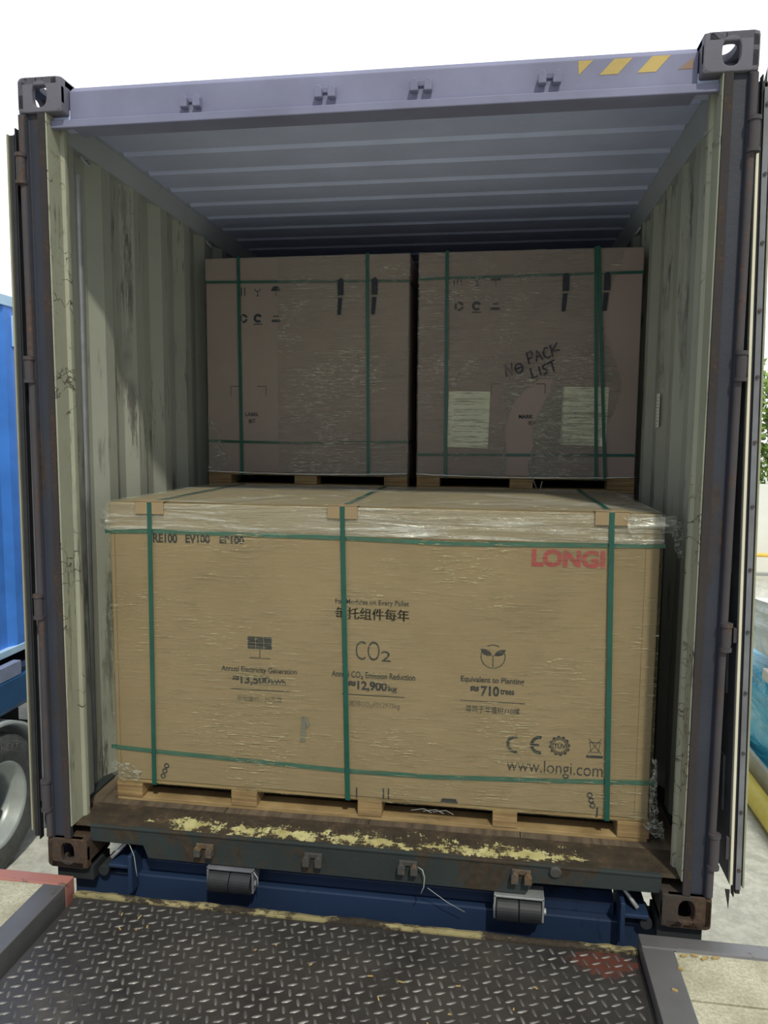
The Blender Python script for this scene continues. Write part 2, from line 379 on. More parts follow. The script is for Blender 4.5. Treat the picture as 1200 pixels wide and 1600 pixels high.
# dock leveller: plate with raised tread, lip of splintered timber
lev = thing('dock_leveller', (-.05, -1.2, PZ-.03), 'dark steel dock leveller plate with raised diamond tread in front of the container', 'loading ramp')
b = BM(); box(b, PX0, PX1, PY0, PY1, PZ-.012, PZ); obj('tread_plate', b, M['tread'], lev, bevel=.002)
b = BM(); p = .0355; nx = int((PX1-PX0-.03)/p); ny = int((PY1-PY0-.03)/p)
for i in range(nx):
    for j in range(ny):
        cx, cy = PX0+.03+i*p, PY1-.025-j*p
        a = math.radians(24 if (i+j) % 2 else 112) + random.uniform(-.04, .04)
        ca, sa = math.cos(a), math.sin(a); L, W, H = .0185, .0052, .0030
        def q(u, v, h): return b.verts.new((cx+u*ca-v*sa, cy+u*sa+v*ca, PZ-.0003+h))
        base = [q(L*u, W*v, 0) for u, v in ((-1, 0), (-.6, -.85), (0, -1), (.6, -.85), (1, 0), (.6, .85), (0, 1), (-.6, .85))]
        top = [q(L*u*.62, W*v*.45, H) for u, v in ((-1, 0), (-.6, -.85), (0, -1), (.6, -.85), (1, 0), (.6, .85), (0, 1), (-.6, .85))]
        b.faces.new(top)
        for k in range(8): b.faces.new((base[k], base[(k+1) % 8], top[(k+1) % 8], top[k]))
obj('tread_lugs', b, M['lug'], lev, smooth=True, autos=50)
b = BM()
N = 90; pr = []
for i in range(N+1):
    x = PX0-.012+(PX1-PX0+.012)*i/N
    k = noise.noise(Vector((x*9, 1.3, 0)))*.007; k2 = noise.noise(Vector((x*21, 5.3, 0)))*.005
    pr.append([(x, -.090+k2*.4, PZ-.035), (x, -.090+k2, PZ+.004+k*.4), (x, -.070+k, PZ+.006+k2), (x, -.046+k, PZ-.004+k2), (x, -.046+k, PZ-.04)])
R = [[b.verts.new(c) for c in r] for r in pr]
for A, B in zip(R, R[1:]):
    for k in range(4): b.faces.new((A[k], A[k+1], B[k+1], B[k]))
    b.faces.new((A[4], A[0], B[0], B[4]))
b.faces.new(R[0]); b.faces.new(R[-1])
obj('edge_lip', b, M['lip'], lev)
b = BM()
for x in (-.9, -.3, .3, .8): box(b, x-.03, x+.03, PY0+.02, PY1-.02, PZ-.10, PZ-.0125)
box(b, PX0+.02, PX1-.02, PY1-.04, PY1-.02, PZ-.10, PZ-.0125); obj('support_beams', b, M['dark_under'], lev)

# ------------------------------------------------------------------ the container
W, H, LEN = 1.219, 2.896, 12.19
FZ = .165
cont = thing('shipping_container', (0, 0, 0), 'open high cube shipping container with grey interior and rusty rear frame, parked against the dock', 'shipping container')
def holed_plate(bm, w, h, hw, hh, t, mat, rc=.012, n=40):
    """plate centred on origin in local XZ, thickness along +Y, oval hole"""
    O, I = [], []
    for i in range(n):
        a = 2*math.pi*i/n + 1e-4; c, s = math.cos(a), math.sin(a)
        k = min((w/2)/abs(c) if abs(c) > 1e-6 else 9, (h/2)/abs(s) if abs(s) > 1e-6 else 9)
        x, z = c*k, s*k
        ex, ez = w/2-rc, h/2-rc
        if abs(x) > ex and abs(z) > ez:
            d = Vector((abs(x)-ex, abs(z)-ez)); d = d.normalized()*rc
            x = math.copysign(ex+d.x, x); z = math.copysign(ez+d.y, z)
        O.append((x, z))
        e = 2.6; r = 1/((abs(c)/hw)**e + (abs(s)/hh)**e)**(1/e)
        I.append((c*r, s*r))
    def ring(P, y): return [bm.verts.new(mat @ Vector((p[0], y, p[1]))) for p in P]
    o0, i0, o1, i1 = ring(O, 0), ring(I, 0), ring(O, t), ring(I, t)
    for k in range(n):
        j = (k+1) % n
        bm.faces.new((o0[k], o0[j], i0[j], i0[k])); bm.faces.new((o1[k], i1[k], i1[j], o1[j]))
        bm.faces.new((o0[k], o1[k], o1[j], o0[j])); bm.faces.new((i0[k], i0[j], i1[j], i1[k]))
def casting(sx, zc, y0, sy, m, top):
    """corner casting: sx side sign, y0 outer face, sy +1 when it extends to +y"""
    b = BM(); x_out = sx*W; xc = sx*(W-.081); yc = y0+sy*.089
    T = Matrix.Translation((xc, y0, zc)) @ Matrix.Diagonal((1, sy, 1, 1)); holed_plate(b, .162, .118, .027, .041, .024, T, .020)
    T = Matrix.Translation((x_out, yc, zc)) @ Matrix.Rotation(math.pi/2*sx, 4, 'Z'); holed_plate(b, .178, .118, .040, .030, .024, T)
    sz = 1 if top else -1
    T = Matrix.Translation((xc, yc, zc+sz*.059)) @ Matrix.Rotation(-math.pi/2*sz, 4, 'X'); holed_plate(b, .162, .178, .031, .060, .028, T)
    xi = sx*(W-.162)
    box(b, min(xi, xi+sx*.02), max(xi, xi+sx*.02), min(y0+sy*.001, y0+sy*.177), max(y0+sy*.001, y0+sy*.177), zc-.057, zc+.057)
    ye = y0+sy*.178
    box(b, min(xi, x_out)+.002, max(xi, x_out)-.002, min(ye, ye-sy*.02), max(ye, ye-sy*.02), zc-.057, zc+.057)
    z2 = zc-sz*.059
    box(b, min(xi, x_out)+.001, max(xi, x_out)-.001, min(y0, ye)+.001, max(y0, ye)-.001, min(z2, z2+sz*.012), max(z2, z2+sz*.012))
    obj('corner_casting', b, m, cont, bevel=.004)
for sx in (-1, 1):
    casting(sx, .059, 0, 1, M['casting_rust'], False); casting(sx, H-.059, 0, 1, M['casting'], True)
    casting(sx, .059, LEN, -1, M['casting_rust'], False); casting(sx, H-.059, LEN, -1, M['casting'], True)
# door header
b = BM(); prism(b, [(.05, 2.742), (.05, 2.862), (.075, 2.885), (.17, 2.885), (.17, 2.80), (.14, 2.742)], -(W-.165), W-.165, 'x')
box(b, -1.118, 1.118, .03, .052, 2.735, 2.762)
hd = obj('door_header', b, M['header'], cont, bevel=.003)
def keeper(x, z, y, m, name='cam_keeper', up=1, par=None):
    b = BM(); box(b, x-.034, x+.034, y-.006, y+.004, z+.010*up-.010, z+.010*up+.010)
    for s in (-1, 1):
        prism(b, [(x+s*.023-.013, z-.022*up), (x+s*.023-.013, z+.006*up), (x+s*.023-.006, z+.018*up), (x+s*.023+.006, z+.018*up), (x+s*.023+.013, z+.006*up), (x+s*.023+.013, z-.022*up)], y-.030, y-.004, 'y')
    obj(name, b, m, par or cont, bevel=.003)
for x, z in ((-.60, 2.800), (-.13, 2.805), (.19, 2.808), (.60, 2.808)): keeper(x, z, .05, M['keeper_blue'], up=1, par=hd)
def flat(name, pts, y, m, parent, t=.001):
    b = BM(); prism(b, pts, y-t, y, 'y'); return obj(name, b, m, parent)
for pts, m in (([(.689, 2.858), (.736, 2.858), (.691, 2.815)], 'hazard'), ([(.80, 2.858), (.856, 2.858), (.812, 2.812), (.755, 2.812)], 'hazard'),
               ([(.915, 2.859), (.971, 2.859), (.927, 2.812), (.871, 2.812)], 'hazard'), ([(1.038, 2.848), (1.040, 2.815), (.994, 2.815)], 'hazard_red')):
    o = flat('hazard_stripe', pts, .0498, M[m], hd, .0008)
    if m == 'hazard_red': tag(o, label='worn reddish triangle of the hazard marking')
# sill: shaped face with raised ends, chipped top plate
b = BM(); prism(b, [(-1.06, .098), (-.845, .098), (-.825, .048), (.60, .048), (.625, .092), (1.06, .098), (1.06, .158), (-1.06, .158)], .034, .046, 'y')
box(b, -1.06, 1.06, .03, .05, .155, .166); box(b, -1.06, 1.06, .046, .19, .09, .15)
sl = obj('door_sill', b, M['sill_face'], cont, bevel=.003)
b = BM()
grid(b, 80, 10, lambda u, v: Vector((-1.118+2.236*u, .030+.165*v, .1655+.004*v+.002*noise.noise(Vector((u*22, v*3, 0)))-(.006 if v < .05 else 0))))
tag(obj('sill_plate', b, M['sill_top'], cont), label='door sill top with chipped yellow paint')
for x, z in ((-.595, .110), (-.175, .112), (.178, .116), (.582, .121)): keeper(x, z, .034, M['keeper'], up=1, par=sl)
b = BM(); cyl(b, (.70, .035, .148), (.70, .020, .145), .020, 20); obj('weld_stud', b, M['keeper'], sl, bevel=.003)
# posts, liners, hinges
for s in (-1, 1):
    b = BM()
    prism(b, [(s*W, .004), (s*1.195, .004), (s*1.190, .016), (s*1.150, .016), (s*1.146, .002), (s*1.122, .002), (s*1.122, .02), (s*1.185, .05), (s*1.195, .16), (s*W, .16)], .118, H-.118, 'z')
    po = obj('corner_post', b, M['post'], cont, bevel=.002)
    b = BM(); box(b, min(s*1.1215, s*1.147), max(s*1.1215, s*1.147), -.001, .0035, .12, H-.12)
    obj('rusted_edge', b, M['rust'], po, bevel=.001)
    b = BM()
    prism(b, [(s*1.121, .004), (s*1.117, .006), (s*1.117, .086), (s*1.106, .094), (s*1.103, .108), (s*1.108, .122), (s*1.135, .134), (s*1.150, .150), (s*1.176, .162), (s*1.180, .162), (s*1.180, .12), (s*1.135, .09)], FZ+.002, 2.80, 'z')
    tag(obj('post_liner', b, M['liner'], cont, smooth=True, autos=35), label='cream painted inner side of the corner post')
    # hinge tubes with knuckles standing proud of the post edge
    zs = [(.24, .34), (.99, 1.06), (1.86, 1.93), (2.55, 2.63)]
    for z0, z1 in zs:
        b = BM(); cyl(b, (s*1.213, -.004, z0), (s*1.213, -.004, z1), .0165, 16)
        box(b, min(s*1.213, s*1.232), max(s*1.213, s*1.232), -.002, .014, z0+.008, z1-.008)
        cyl(b, (s*1.213, -.004, z0-.012), (s*1.213, -.004, z0), .020, 16); cyl(b, (s*1.213, -.004, z1), (s*1.213, -.004, z1+.012), .020, 16)
        obj('hinge', b, M['hinge'], po, smooth=True, autos=40)
    b = BM()
    for z0, z1 in ((.125, .228), (.352, .978), (1.072, 1.848), (1.942, 2.538), (2.642, 2.77)): cyl(b, (s*1.207, .002, z0), (s*1.207, .002, z1), .0125, 14)
    tag(obj('hinge_rod', b, M['hinge'], po, smooth=True, autos=40), label='rusty rod along the outer edge of the post')
# side walls: vertical corrugation
def corr(y0, y1, per=.278):
    pts = []; y = y0
    seq = [(0, .072, 0), (.072, .14, None), (.14, .21, 1), (.21, .278, None)]
    while y < y1:
        for a, c in ((0, 0), (.072, 0), (.14, 1), (.21, 1)):
            if y+a < y1: pts.append((y+a, c))
        y += per
    pts.append((y1, 0)); return pts
prof = corr(.20, LEN-.16)
for s in (-1, 1):
    b = BM()
    prev = None
    P = [(.150, 0)] + prof
    for (y, d) in P:
        x = s*(1.178+.034*d)
        cur = (b.verts.new((x, y, FZ-.02)), b.verts.new((x, y, 2.80)))
        if prev: b.faces.new((prev[0], cur[0], cur[1], prev[1]))
        prev = cur
    w = obj('side_wall', b, M['wall'], cont); so = w.modifiers.new('solid', 'SOLIDIFY'); so.thickness = .003; so.offset = 0
    b = BM(); prism(b, [(s*W, 2.76), (s*1.176, 2.76), (s*1.172, 2.772), (s*1.147, 2.835), (s*1.147, 2.866), (s*W, 2.872)], .15, LEN-.15, 'y')
    obj('top_rail', b, M['rail'], cont)
    b = BM(); prism(b, [(s*W, .04), (s*1.19, .04), (s*1.19, .15), (s*1.168, .155), (s*1.168, .172), (s*W, .172)], .17, LEN-.17, 'y')
    obj('bottom_rail', b, M['sill_face'], cont)
    # lashing rings under the rail
    for y in (.33, 1.62, 3.4):
        b = BM(); pts = [(s*(1.168-.020*math.sin(t)), y+.028*math.cos(t), 2.742-.030*math.sin(t)) for t in [math.pi*k/10 for k in range(11)]]
        tube(b, pts, .005, 8); obj('lashing_ring', b, M['rail'], cont, smooth=True)
# roof with pressed ribs across
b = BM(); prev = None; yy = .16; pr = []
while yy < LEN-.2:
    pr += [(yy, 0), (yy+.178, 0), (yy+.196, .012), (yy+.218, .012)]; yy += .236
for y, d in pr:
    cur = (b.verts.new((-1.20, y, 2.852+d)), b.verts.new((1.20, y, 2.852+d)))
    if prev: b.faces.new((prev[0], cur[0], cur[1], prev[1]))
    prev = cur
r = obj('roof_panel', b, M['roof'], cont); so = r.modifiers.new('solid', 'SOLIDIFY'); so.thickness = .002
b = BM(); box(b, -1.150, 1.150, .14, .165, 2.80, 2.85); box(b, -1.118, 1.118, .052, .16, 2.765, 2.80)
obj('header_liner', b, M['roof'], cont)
b = BM(); box(b, -1.05, 1.05, LEN-.06, LEN-.03, .12, 2.84); obj('end_wall', b, M['wall'], cont)
for s in (-1, 1):
    b = BM(); prism(b, [(s*W, LEN-.16), (s*1.05, LEN-.16), (s*1.05, LEN), (s*W, LEN)], .118, H-.118, 'z'); obj('corner_post', b, M['post'], cont)
b = BM(); box(b, -1.05, 1.05, LEN-.15, LEN, .02, .14); obj('end_beam', b, M['post'], cont)
b = BM(); box(b, -1.05, 1.05, LEN-.15, LEN, 2.76, 2.88); obj('end_beam', b, M['post'], cont)
# plywood floor in sheets
b = BM(); y = .195
while y < LEN-.1:
    for x0, x1 in ((-1.165, -.582), (-.579, .0), (.003, .582), (.585, 1.165)): box(b, x0, x1, y, min(y+2.4, LEN-.07), FZ-.028, FZ)
    y += 2.403
obj('plywood_floor', b, M['floorply'], cont)
b = BM()
for k in range(34): box(b, -1.16, 1.16, .3+k*.35, .34+k*.35, .03, FZ-.028)
obj('cross_members', b, M['dark_under'], cont)
b = BM(); box(b, 1.1745, 1.1765, .99, 1.045, 1.715, 1.865)
lb = obj('wall_label', b, M['label'], cont)
b = BM()
for k in range(9):
    for c in range(3):
        if random.random() < .8: box(b, 1.1741, 1.1744, 1.000+c*.014, 1.007+c*.014, 1.726+k*.015, 1.730+k*.015)
obj('printed_marks', b, M['print'], lb)
# doors swung back along the sides
def door(s, top, bot, za, zb):
    """leaf seen edge-on; inner face looks outwards. top/bot = outer x at the head and foot"""
    sh = (bot-top)/(zb-za) if False else 0
    def X(x, z): return s*(x + (top-bot)*0 + (bot-top)*(1-(z-za)/(zb-za)) - (bot-top)*.0)
    def slab(bm, x0, x1, y0, y1, z0, z1):
        vs = []
        for x in (x0, x1):
            for y in (y0, y1):
                for z in (z0, z1): vs.append(bm.verts.new((X(x+(y-.03)*.02, z), y, z)))
        for f in ((0, 1, 3, 2), (4, 6, 7, 5), (0, 4, 5, 1), (2, 3, 7, 6), (0, 2, 6, 4), (1, 5, 7, 3)): bm.faces.new([vs[i] for i in f])
    o = top
    b = BM(); slab(b, o-.042, o-.010, .034, 1.185, za+.03, zb-.02)
    for z in [za+.25+k*.42 for k in range(6)]: slab(b, o-.050, o-.042, .12, 1.1, z, z+.20)
    d = obj('container_door', b, M['steel_edge'], cont, bevel=.003)
    b = BM(); slab(b, o-.007, o, .008, 1.185, za+.035, zb-.03); tag(obj('door_edge_trim', b, M['cream_edge'], d, bevel=.002), label='cream edge of the opened door')
    b = BM()
    for x0, x1, z0 in ((o-.036, o-.031, za), (o-.029, o-.013, za+.012)): slab(b, x0, x1, .010, .036, z0, zb-.01-(z0-za)*2)
    obj('rubber_gasket', b, M['rubber'], d, bevel=.002)
    for z0, z1 in zs:
        b = BM(); slab(b, o-.060, o-.030, .020, .032, z0+.01, z1-.01); obj('hinge_blade', b, M['hinge'], d, bevel=.002)
    b = BM()
    for y in (.35, .85):
        x = o-.066; cyl(b, (X(x, za+.06), y, za+.06), (X(x, zb-.06), y, zb-.06), .017, 12)
    obj('lock_rod', b, M['zinc'], d, smooth=True, autos=40)
    if s > 0:
        b = BM(); slab(b, o-.046, o-.036, .012, .034, za+.04, zb-.20); tag(obj('hinge_side_edge', b, M['pale_edge'], d, bevel=.002), label='hinge edge of the opened door, painted pale as if sunlit')
    if s < 0: return
    b = BM(); slab(b, o-.0295, o-.0125, .004, .012, za+.03, zb-.05); obj('gasket_retainer', b, M['steel_edge'], d, bevel=.001)
    n = 13
    for k in range(n):
        b = BM(); z = za+.1+(zb-za-.2)*k/(n-1); x = X(o-.021, z); cyl(b, (x, .006, z), (x, -.001, z), .0055, 10); obj('gasket_bolt', b, M['hinge'], d)
door(-1, 1.275, 1.290, .100, 2.745)
door(1, 1.268, 1.322, .125, 2.78)
# thin torn gasket tips
for s, x, z, t in ((1, 1.268, .10, .05), (1, 1.240, 2.77, -.05)):
    b = BM(); prism(b, [(x-.008, z+t), (x+.008, z+t), (x+.006, z-t*.4)], .010, .013, 'y'); obj('torn_gasket_tip', b, M['rubber'], cont)

# ------------------------------------------------------------------ crates
def tri_text(s, x0, x1, z0, z1, y, bold=0.0, bm=None, ext=.0008, rot=0):
    cu = bpy.data.curves.new('t', 'FONT'); cu.body = s; cu.size = 1; cu.offset = bold; cu.resolution_u = 4
    o = bpy.data.objects.new('t', cu); COL.objects.link(o)
    bpy.context.view_layer.update()
    dg = bpy.context.evaluated_depsgraph_get(); me = bpy.data.meshes.new_from_object(o.evaluated_get(dg))
    xs = [v.co.x for v in me.vertices]; ys = [v.co.y for v in me.vertices]
    own = bm is None
    bm = bm or BM()
    a, c, d, e = min(xs), max(xs), min(ys), max(ys)
    def T(v):
        u = (v.x-a)/(c-a)-.5; w = (v.y-d)/(e-d)-.5
        X, Z = u*(x1-x0), w*(z1-z0)
        X, Z = X*math.cos(rot)-Z*math.sin(rot), X*math.sin(rot)+Z*math.cos(rot)
        return Vector(((x0+x1)/2+X, y-ext, (z0+z1)/2+Z))
    V = [bm.verts.new(T(v.co)) for v in me.vertices]
    for p in me.polygons:
        try: bm.faces.new([V[i] for i in p.vertices])
        except ValueError: pass
    bpy.data.objects.remove(o); bpy.data.curves.remove(cu); bpy.data.meshes.remove(me)
    return bm
def ring(bm, cx, cz, r0, r1, y, a0=0, a1=360, n=40, sx=1):
    A = []
    for i in range(n+1):
        t = math.radians(a0+(a1-a0)*i/n); c, s = math.cos(t)*sx, math.sin(t)
        A.append((bm.verts.new((cx+r0*c, y, cz+r0*s)), bm.verts.new((cx+r1*c, y, cz+r1*s))))
    for p, q in zip(A, A[1:]): bm.faces.new((p[0], p[1], q[1], q[0]))
def quad(bm, x0, x1, z0, z1, y): bm.faces.new([bm.verts.new(c) for c in ((x0, y, z0), (x1, y, z0), (x1, y, z1), (x0, y, z1))])
def fpoly(bm, pts, y): bm.faces.new([bm.verts.new((p[0], y, p[1])) for p in pts])

def pallet(root, x0, x1, y0, y1, z, bx, hb=.062):
    b = BM()
    for a, c in ((y0+.004, y0+.10), ((y0+y1)/2-.05, (y0+y1)/2+.05), (y1-.10, y1-.004)): box(b, x0, x1, a, c, z, z+.016)
    nb = 9; wv = (y1-y0)/nb
    for k in range(nb): box(b, x0, x1, y0+k*wv+.004, y0+(k+1)*wv-.006, z+.016+hb, z+.016+hb+.014)
    pl = obj('pallet', b, M['deckboard'], root, bevel=.0015)
    for a, c in bx:
        for u, v in ((y0, y0+.10), ((y0+y1)/2-.05, (y0+y1)/2+.05), (y1-.10, y1)):
            b = BM(); box(b, a, c, u, v, z+.016, z+.016+hb); obj('pallet_block', b, M['block'], pl, bevel=.002)
    return z+.030+hb
def band(bm, pts, w, n, t=.0014):
    """flat strap along pts; n = outward normal used for the thickness, w half width direction vector"""
    prev = None
    for p in pts:
        p = Vector(p[0]); nn = Vector(p_n) if False else n
    return
def vstrap(bm, x_top, x_bot, y, yb, z0, z1, wd=.016, t=.0015):
    vs = [(x_bot, z0), (x_top, z1)]
    for (dx) in (0,):
        a = [bm.verts.new(c) for c in ((x_bot-wd/2, y-t, z0), (x_bot+wd/2, y-t, z0), (x_top+wd/2, y-t, z1+t), (x_top-wd/2, y-t, z1+t))]
        c = [bm.verts.new(c) for c in ((x_bot-wd/2, y, z0), (x_bot+wd/2, y, z0), (x_top+wd/2, y, z1), (x_top-wd/2, y, z1))]
        bm.faces.new(a); bm.faces.new(c[::-1])
        for k in range(4): bm.faces.new((a[k], a[(k+1) % 4], c[(k+1) % 4], c[k]))
    box(bm, x_top-wd/2, x_top+wd/2, y-t, yb+t, z1, z1+t)
    box(bm, x_top-wd/2, x_top+wd/2, yb, yb+t, z0, z1)
    box(bm, x_bot-wd/2, x_bot+wd/2, y-t, yb+t, z0-t, z0)
def hstrap(bm, pts, y, x0, x1, yb, wd=.016, t=.0012, front_only=False):
    """pts: (x, z) polyline on the front"""
    for (xa, za), (xb, zb) in zip(pts, pts[1:]):
        A = [bm.verts.new(c) for c in ((xa, y-t, za-wd/2), (xb, y-t, zb-wd/2), (xb, y-t, zb+wd/2), (xa, y-t, za+wd/2))]
        B = [bm.verts.new(c) for c in ((xa, y, za-wd/2), (xb, y, zb-wd/2), (xb, y, zb+wd/2), (xa, y, za+wd/2))]
        bm.faces.new(A); bm.faces.new(B[::-1])
        for k in range(4): bm.faces.new((A[k], A[(k+1) % 4], B[(k+1) % 4], B[k]))
    for x, z, s in ((x0, pts[0][1], -1), (x1, pts[-1][1], 1)):
        box(bm, min(x, x+s*t), max(x, x+s*t), y-t, yb, z-wd/2, z+wd/2)

# ---- front crate
K = (.24+2.52986)/(.262+2.52986)
def F(x, z): return (CX+(x-CX)*K, CZ+(z-CZ)*K)
X0, X1, Y0, Y1, ZB, ZT = -1.055, 1.050, .240, 1.340, FZ, 1.395
fc = thing('palletised_carton', ((X0+X1)/2, (Y0+Y1)/2, FZ), 'long cardboard carton of solar modules on a wooden pallet, green straps, nearest the doors', 'crate')
bx = [(X0, -.945), (-.565, -.458), (-.047, .049), (.478, .571), (.940, X1+.006)]
zc0 = pallet(fc, X0, X1, Y0, Y1, ZB, bx)
b = BM(); box(b, X0+.001, X1-.001, Y0, Y1, zc0, ZT); ca = obj('carton', b, M['card'], fc, bevel=.006, seg=3)
b = BM()
for xa, xb in ((X0+.020, X0+.022), (X1-.052, X1-.0505)): box(b, xa, xb, Y0-.0007, Y0+.001, zc0+.01, ZT-.11)
box(b, X0+.01, X1-.01, Y0-.0007, Y0+.001, ZT-.112, ZT-.110)
obj('carton_crease', b, M['crevice'], ca)
b = BM(); box(b, X0-.003, X1+.003, Y0-.0025, Y1+.003, ZT-.105, ZT+.003); lid = obj('carton_lid', b, M['card'], ca, bevel=.008, seg=3)
YF = Y0-.0012
def T_(s, x0, x1, z0, z1, bold=0, bm=None, rot=0):
    a, c = F(x0, z0), F(x1, z1); return tri_text(s, a[0], c[0], a[1], c[1], YF, bold, bm, 0.0004, rot)
def prt(name, bm, m='print', label=None):
    o = obj(name, bm, M[m], ca)
    if label: tag(o, label=label)
    return o
prt('printed_text', T_('RE100', -.883, -.781, 1.238, 1.276, .035), label='RE100 lettering')
prt('printed_text', T_('EV100', -.747, -.646, 1.240, 1.276, .035), label='EV100 lettering')
prt('printed_text', T_('EP100', -.606, -.506, 1.242, 1.272, .035), label='EP100 lettering half hidden by film')
prt('printed_logo', T_('LONGI', .599, .861, 1.192, 1.258, .045), 'print_red', 'red LONGI lettering')
prt('printed_text', T_('For Modules on Every Pallet', -.142, .145, 1.016, 1.041, .008), label='small heading')
b = BM()
for dx in (-.0012, 0, .0012): T_('每托组件每年', -.142+dx, .145+dx, .962, 1.008, 0, b)
prt('printed_text', b, label='large Chinese heading')
b = BM()
for i in range(3):
    for j in range(2):
        x, z = F(-.496+i*.0335, .876-(j+1)*.0255); quad(b, x, x+.031, z, z+.0235, YF)
x, z = F(-.4465, .825); quad(b, x-.0015, x+.0015, z-.036, z, YF); quad(b, x-.042, x+.042, z-.038, z-.035, YF)
prt('printed_icon', b, label='solar panel icon')
prt('printed_text', T_('CO', -.061, .033, .803, .878, -.012), label='CO2 lettering')
prt('printed_text', T_('2', .038, .077, .801, .842, -.002))
b = BM(); cx, cz = F(.466, .842); 
for a0, a1 in ((60, 120), (150, 265), (275, 390)): ring(b, cx, cz, .043, .046, YF, a0, a1)
for s in (-1, 1):
    fpoly(b, [(cx+s*.003, cz+.004), (cx+s*.020, cz+.002), (cx+s*.036, cz+.008), (cx+s*.048, cz+.028), (cx+s*.030, cz+.028), (cx+s*.013, cz+.020)], YF)
quad(b, cx-.0015, cx+.0015, cz-.046, cz+.006, YF)
prt('printed_icon', b, label='seedling icon in a circle')
prt('printed_text', T_('Annual Electricity Generation', -.606, -.296, .722, .752, .015))
b = T_('≈', -.561, -.533, .694, .713, .03); T_('13,500', -.527, -.405, .675, .717, .035, b); T_('kWh', -.401, -.342, .683, .706, .025, b); prt('printed_text', b, label='13,500 kWh figure')
b = BM(); p, q = F(-.568, .656), F(-.328, .659); quad(b, p[0], q[0], p[1], p[1]+.003, YF); prt('printed_rule', b)
prt('printed_text', T_('发电量约1.35万度', -.545, -.357, .609, .634), 'print_faint')
prt('printed_text', T_('Annual CO₂ Emission Reduction', -.156, .172, .726, .756, .015))
b = T_('≈', -.090, -.060, .697, .717, .03); T_('12,900', -.054, .063, .677, .719, .035, b); T_('kg', .067, .102, .678, .704, .025, b); prt('printed_text', b, label='12,900 kg figure')
b = BM(); p, q = F(-.116, .661), F(.131, .664); quad(b, p[0], q[0], p[1], p[1]+.003, YF); prt('printed_rule', b)
prt('printed_text', T_('减排CO₂约12975kg', -.088, .114, .611, .640), 'print_faint')
prt('printed_text', T_('Equivalent to Planting', .347, .584, .733, .762, .015))
b = T_('≈', .383, .416, .704, .724, .03); T_('710', .423, .492, .687, .727, .035, b); T_('trees', .496, .548, .697, .719, .025, b); prt('printed_text', b, label='710 trees figure')
b = BM(); p, q = F(.346, .664), F(.589, .667); quad(b, p[0], q[0], p[1], p[1]+.003, YF); prt('printed_rule', b)
prt('printed_text', T_('等同于年植树710棵', .367, .570, .620, .648, 0))
b = BM(); cx, cz = F(.560, .505); ring(b, cx, cz, .024, .036, YF, 80, 280); cx, cz = F(.649, .508); ring(b, cx, cz, .024, .036, YF, 80, 280); quad(b, cx-.028, cx-.003, cz-.004, cz+.004, YF)
prt('printed_mark', b, label='CE mark')
b = BM(); cx, cz = F(.722, .510); ring(b, cx, cz, .030, .034, YF); ring(b, cx, cz, .024, .0275, YF)
for k in range(12): ring(b, cx, cz, .034, .039, YF, k*30, k*30+15, 3)
T_('TÜV', .700, .745, .500, .523, .02, b); prt('printed_mark', b, label='round certification mark')
b = BM(); cx, cz = F(.851, .512); quad(b, cx-.030, cx+.030, cz-.040, cz-.030, YF)
for s in (-1, 1): fpoly(b, [(cx-s*.024, cz-.022), (cx-s*.021, cz-.022), (cx+s*.024, cz+.034), (cx+s*.021, cz+.034)], YF)
fpoly(b, [(cx-.014, cz-.018), (cx-.012, cz-.018), (cx-.018, cz+.018), (cx-.020, cz+.018)], YF); fpoly(b, [(cx+.014, cz-.018), (cx+.012, cz-.018), (cx+.018, cz+.018), (cx+.020, cz+.018)], YF)
quad(b, cx-.022, cx+.022, cz+.018, cz+.021, YF); quad(b, cx-.014, cx+.014, cz-.019, cz-.017, YF); prt('printed_mark', b, label='crossed out bin mark')
prt('printed_text', T_('www.longi.com', .527, .883, .384, .448, -.004), label='web address')
for x, z, r in ((-.905, .275, 90), (-.855, .292, 60)):
    b = BM(); px, pz = F(x, z)
    if r == 90:
        quad(b, px-.004, px+.004, pz-.024, pz+.024, YF)
        prt('printed_mark', b)
    else:
        for k in range(3): ring(b, px-.008+k*.008, pz-.022+k*.022, .006, .0115, YF, 0, 360, 14)
        prt('printed_mark', b)
for x, z in ((-.055, .262), (.052, .268), (.072, .268)):
    b = BM(); px, pz = F(x, z); quad(b, px-.003, px+.003, pz-.022, pz+.022, YF); prt('printed_mark', b)
b = BM(); px, pz = F(.845, .305)
for k in range(3): ring(b, px+.006-k*.006, pz-.020+k*.020, .006, .0115, YF, 0, 360, 14)
prt('printed_mark', b)
b = BM(); px, pz = F(.868, .270); quad(b, px-.003, px+.003, pz-.028, pz+.010, YF); prt('printed_mark', b)
b = BM(); px, pz = F(.31, .258); fpoly(b, [(px-.034, pz-.006), (px+.034, pz-.006), (px+.026, pz+.010), (px-.026, pz+.010)], YF); prt('printed_mark', b)
b = BM(); px, pz = F(-.270, .512)
prism(b, [(px-.012, pz-.052), (px+.008, pz-.050), (px+.010, pz+.020), (px+.006, pz+.050), (px-.006, pz+.048)], YF-.004, YF, 'y')
prism(b, [(px+.004, pz+.050), (px+.010, pz+.048), (px+.026, pz+.020), (px+.016, pz+.006)], YF-.005, YF, 'y')
tag(obj('folded_tag', b, plain('grey_tag', (.17, .17, .14), .6), ca), label='small grey folded tag under the film')
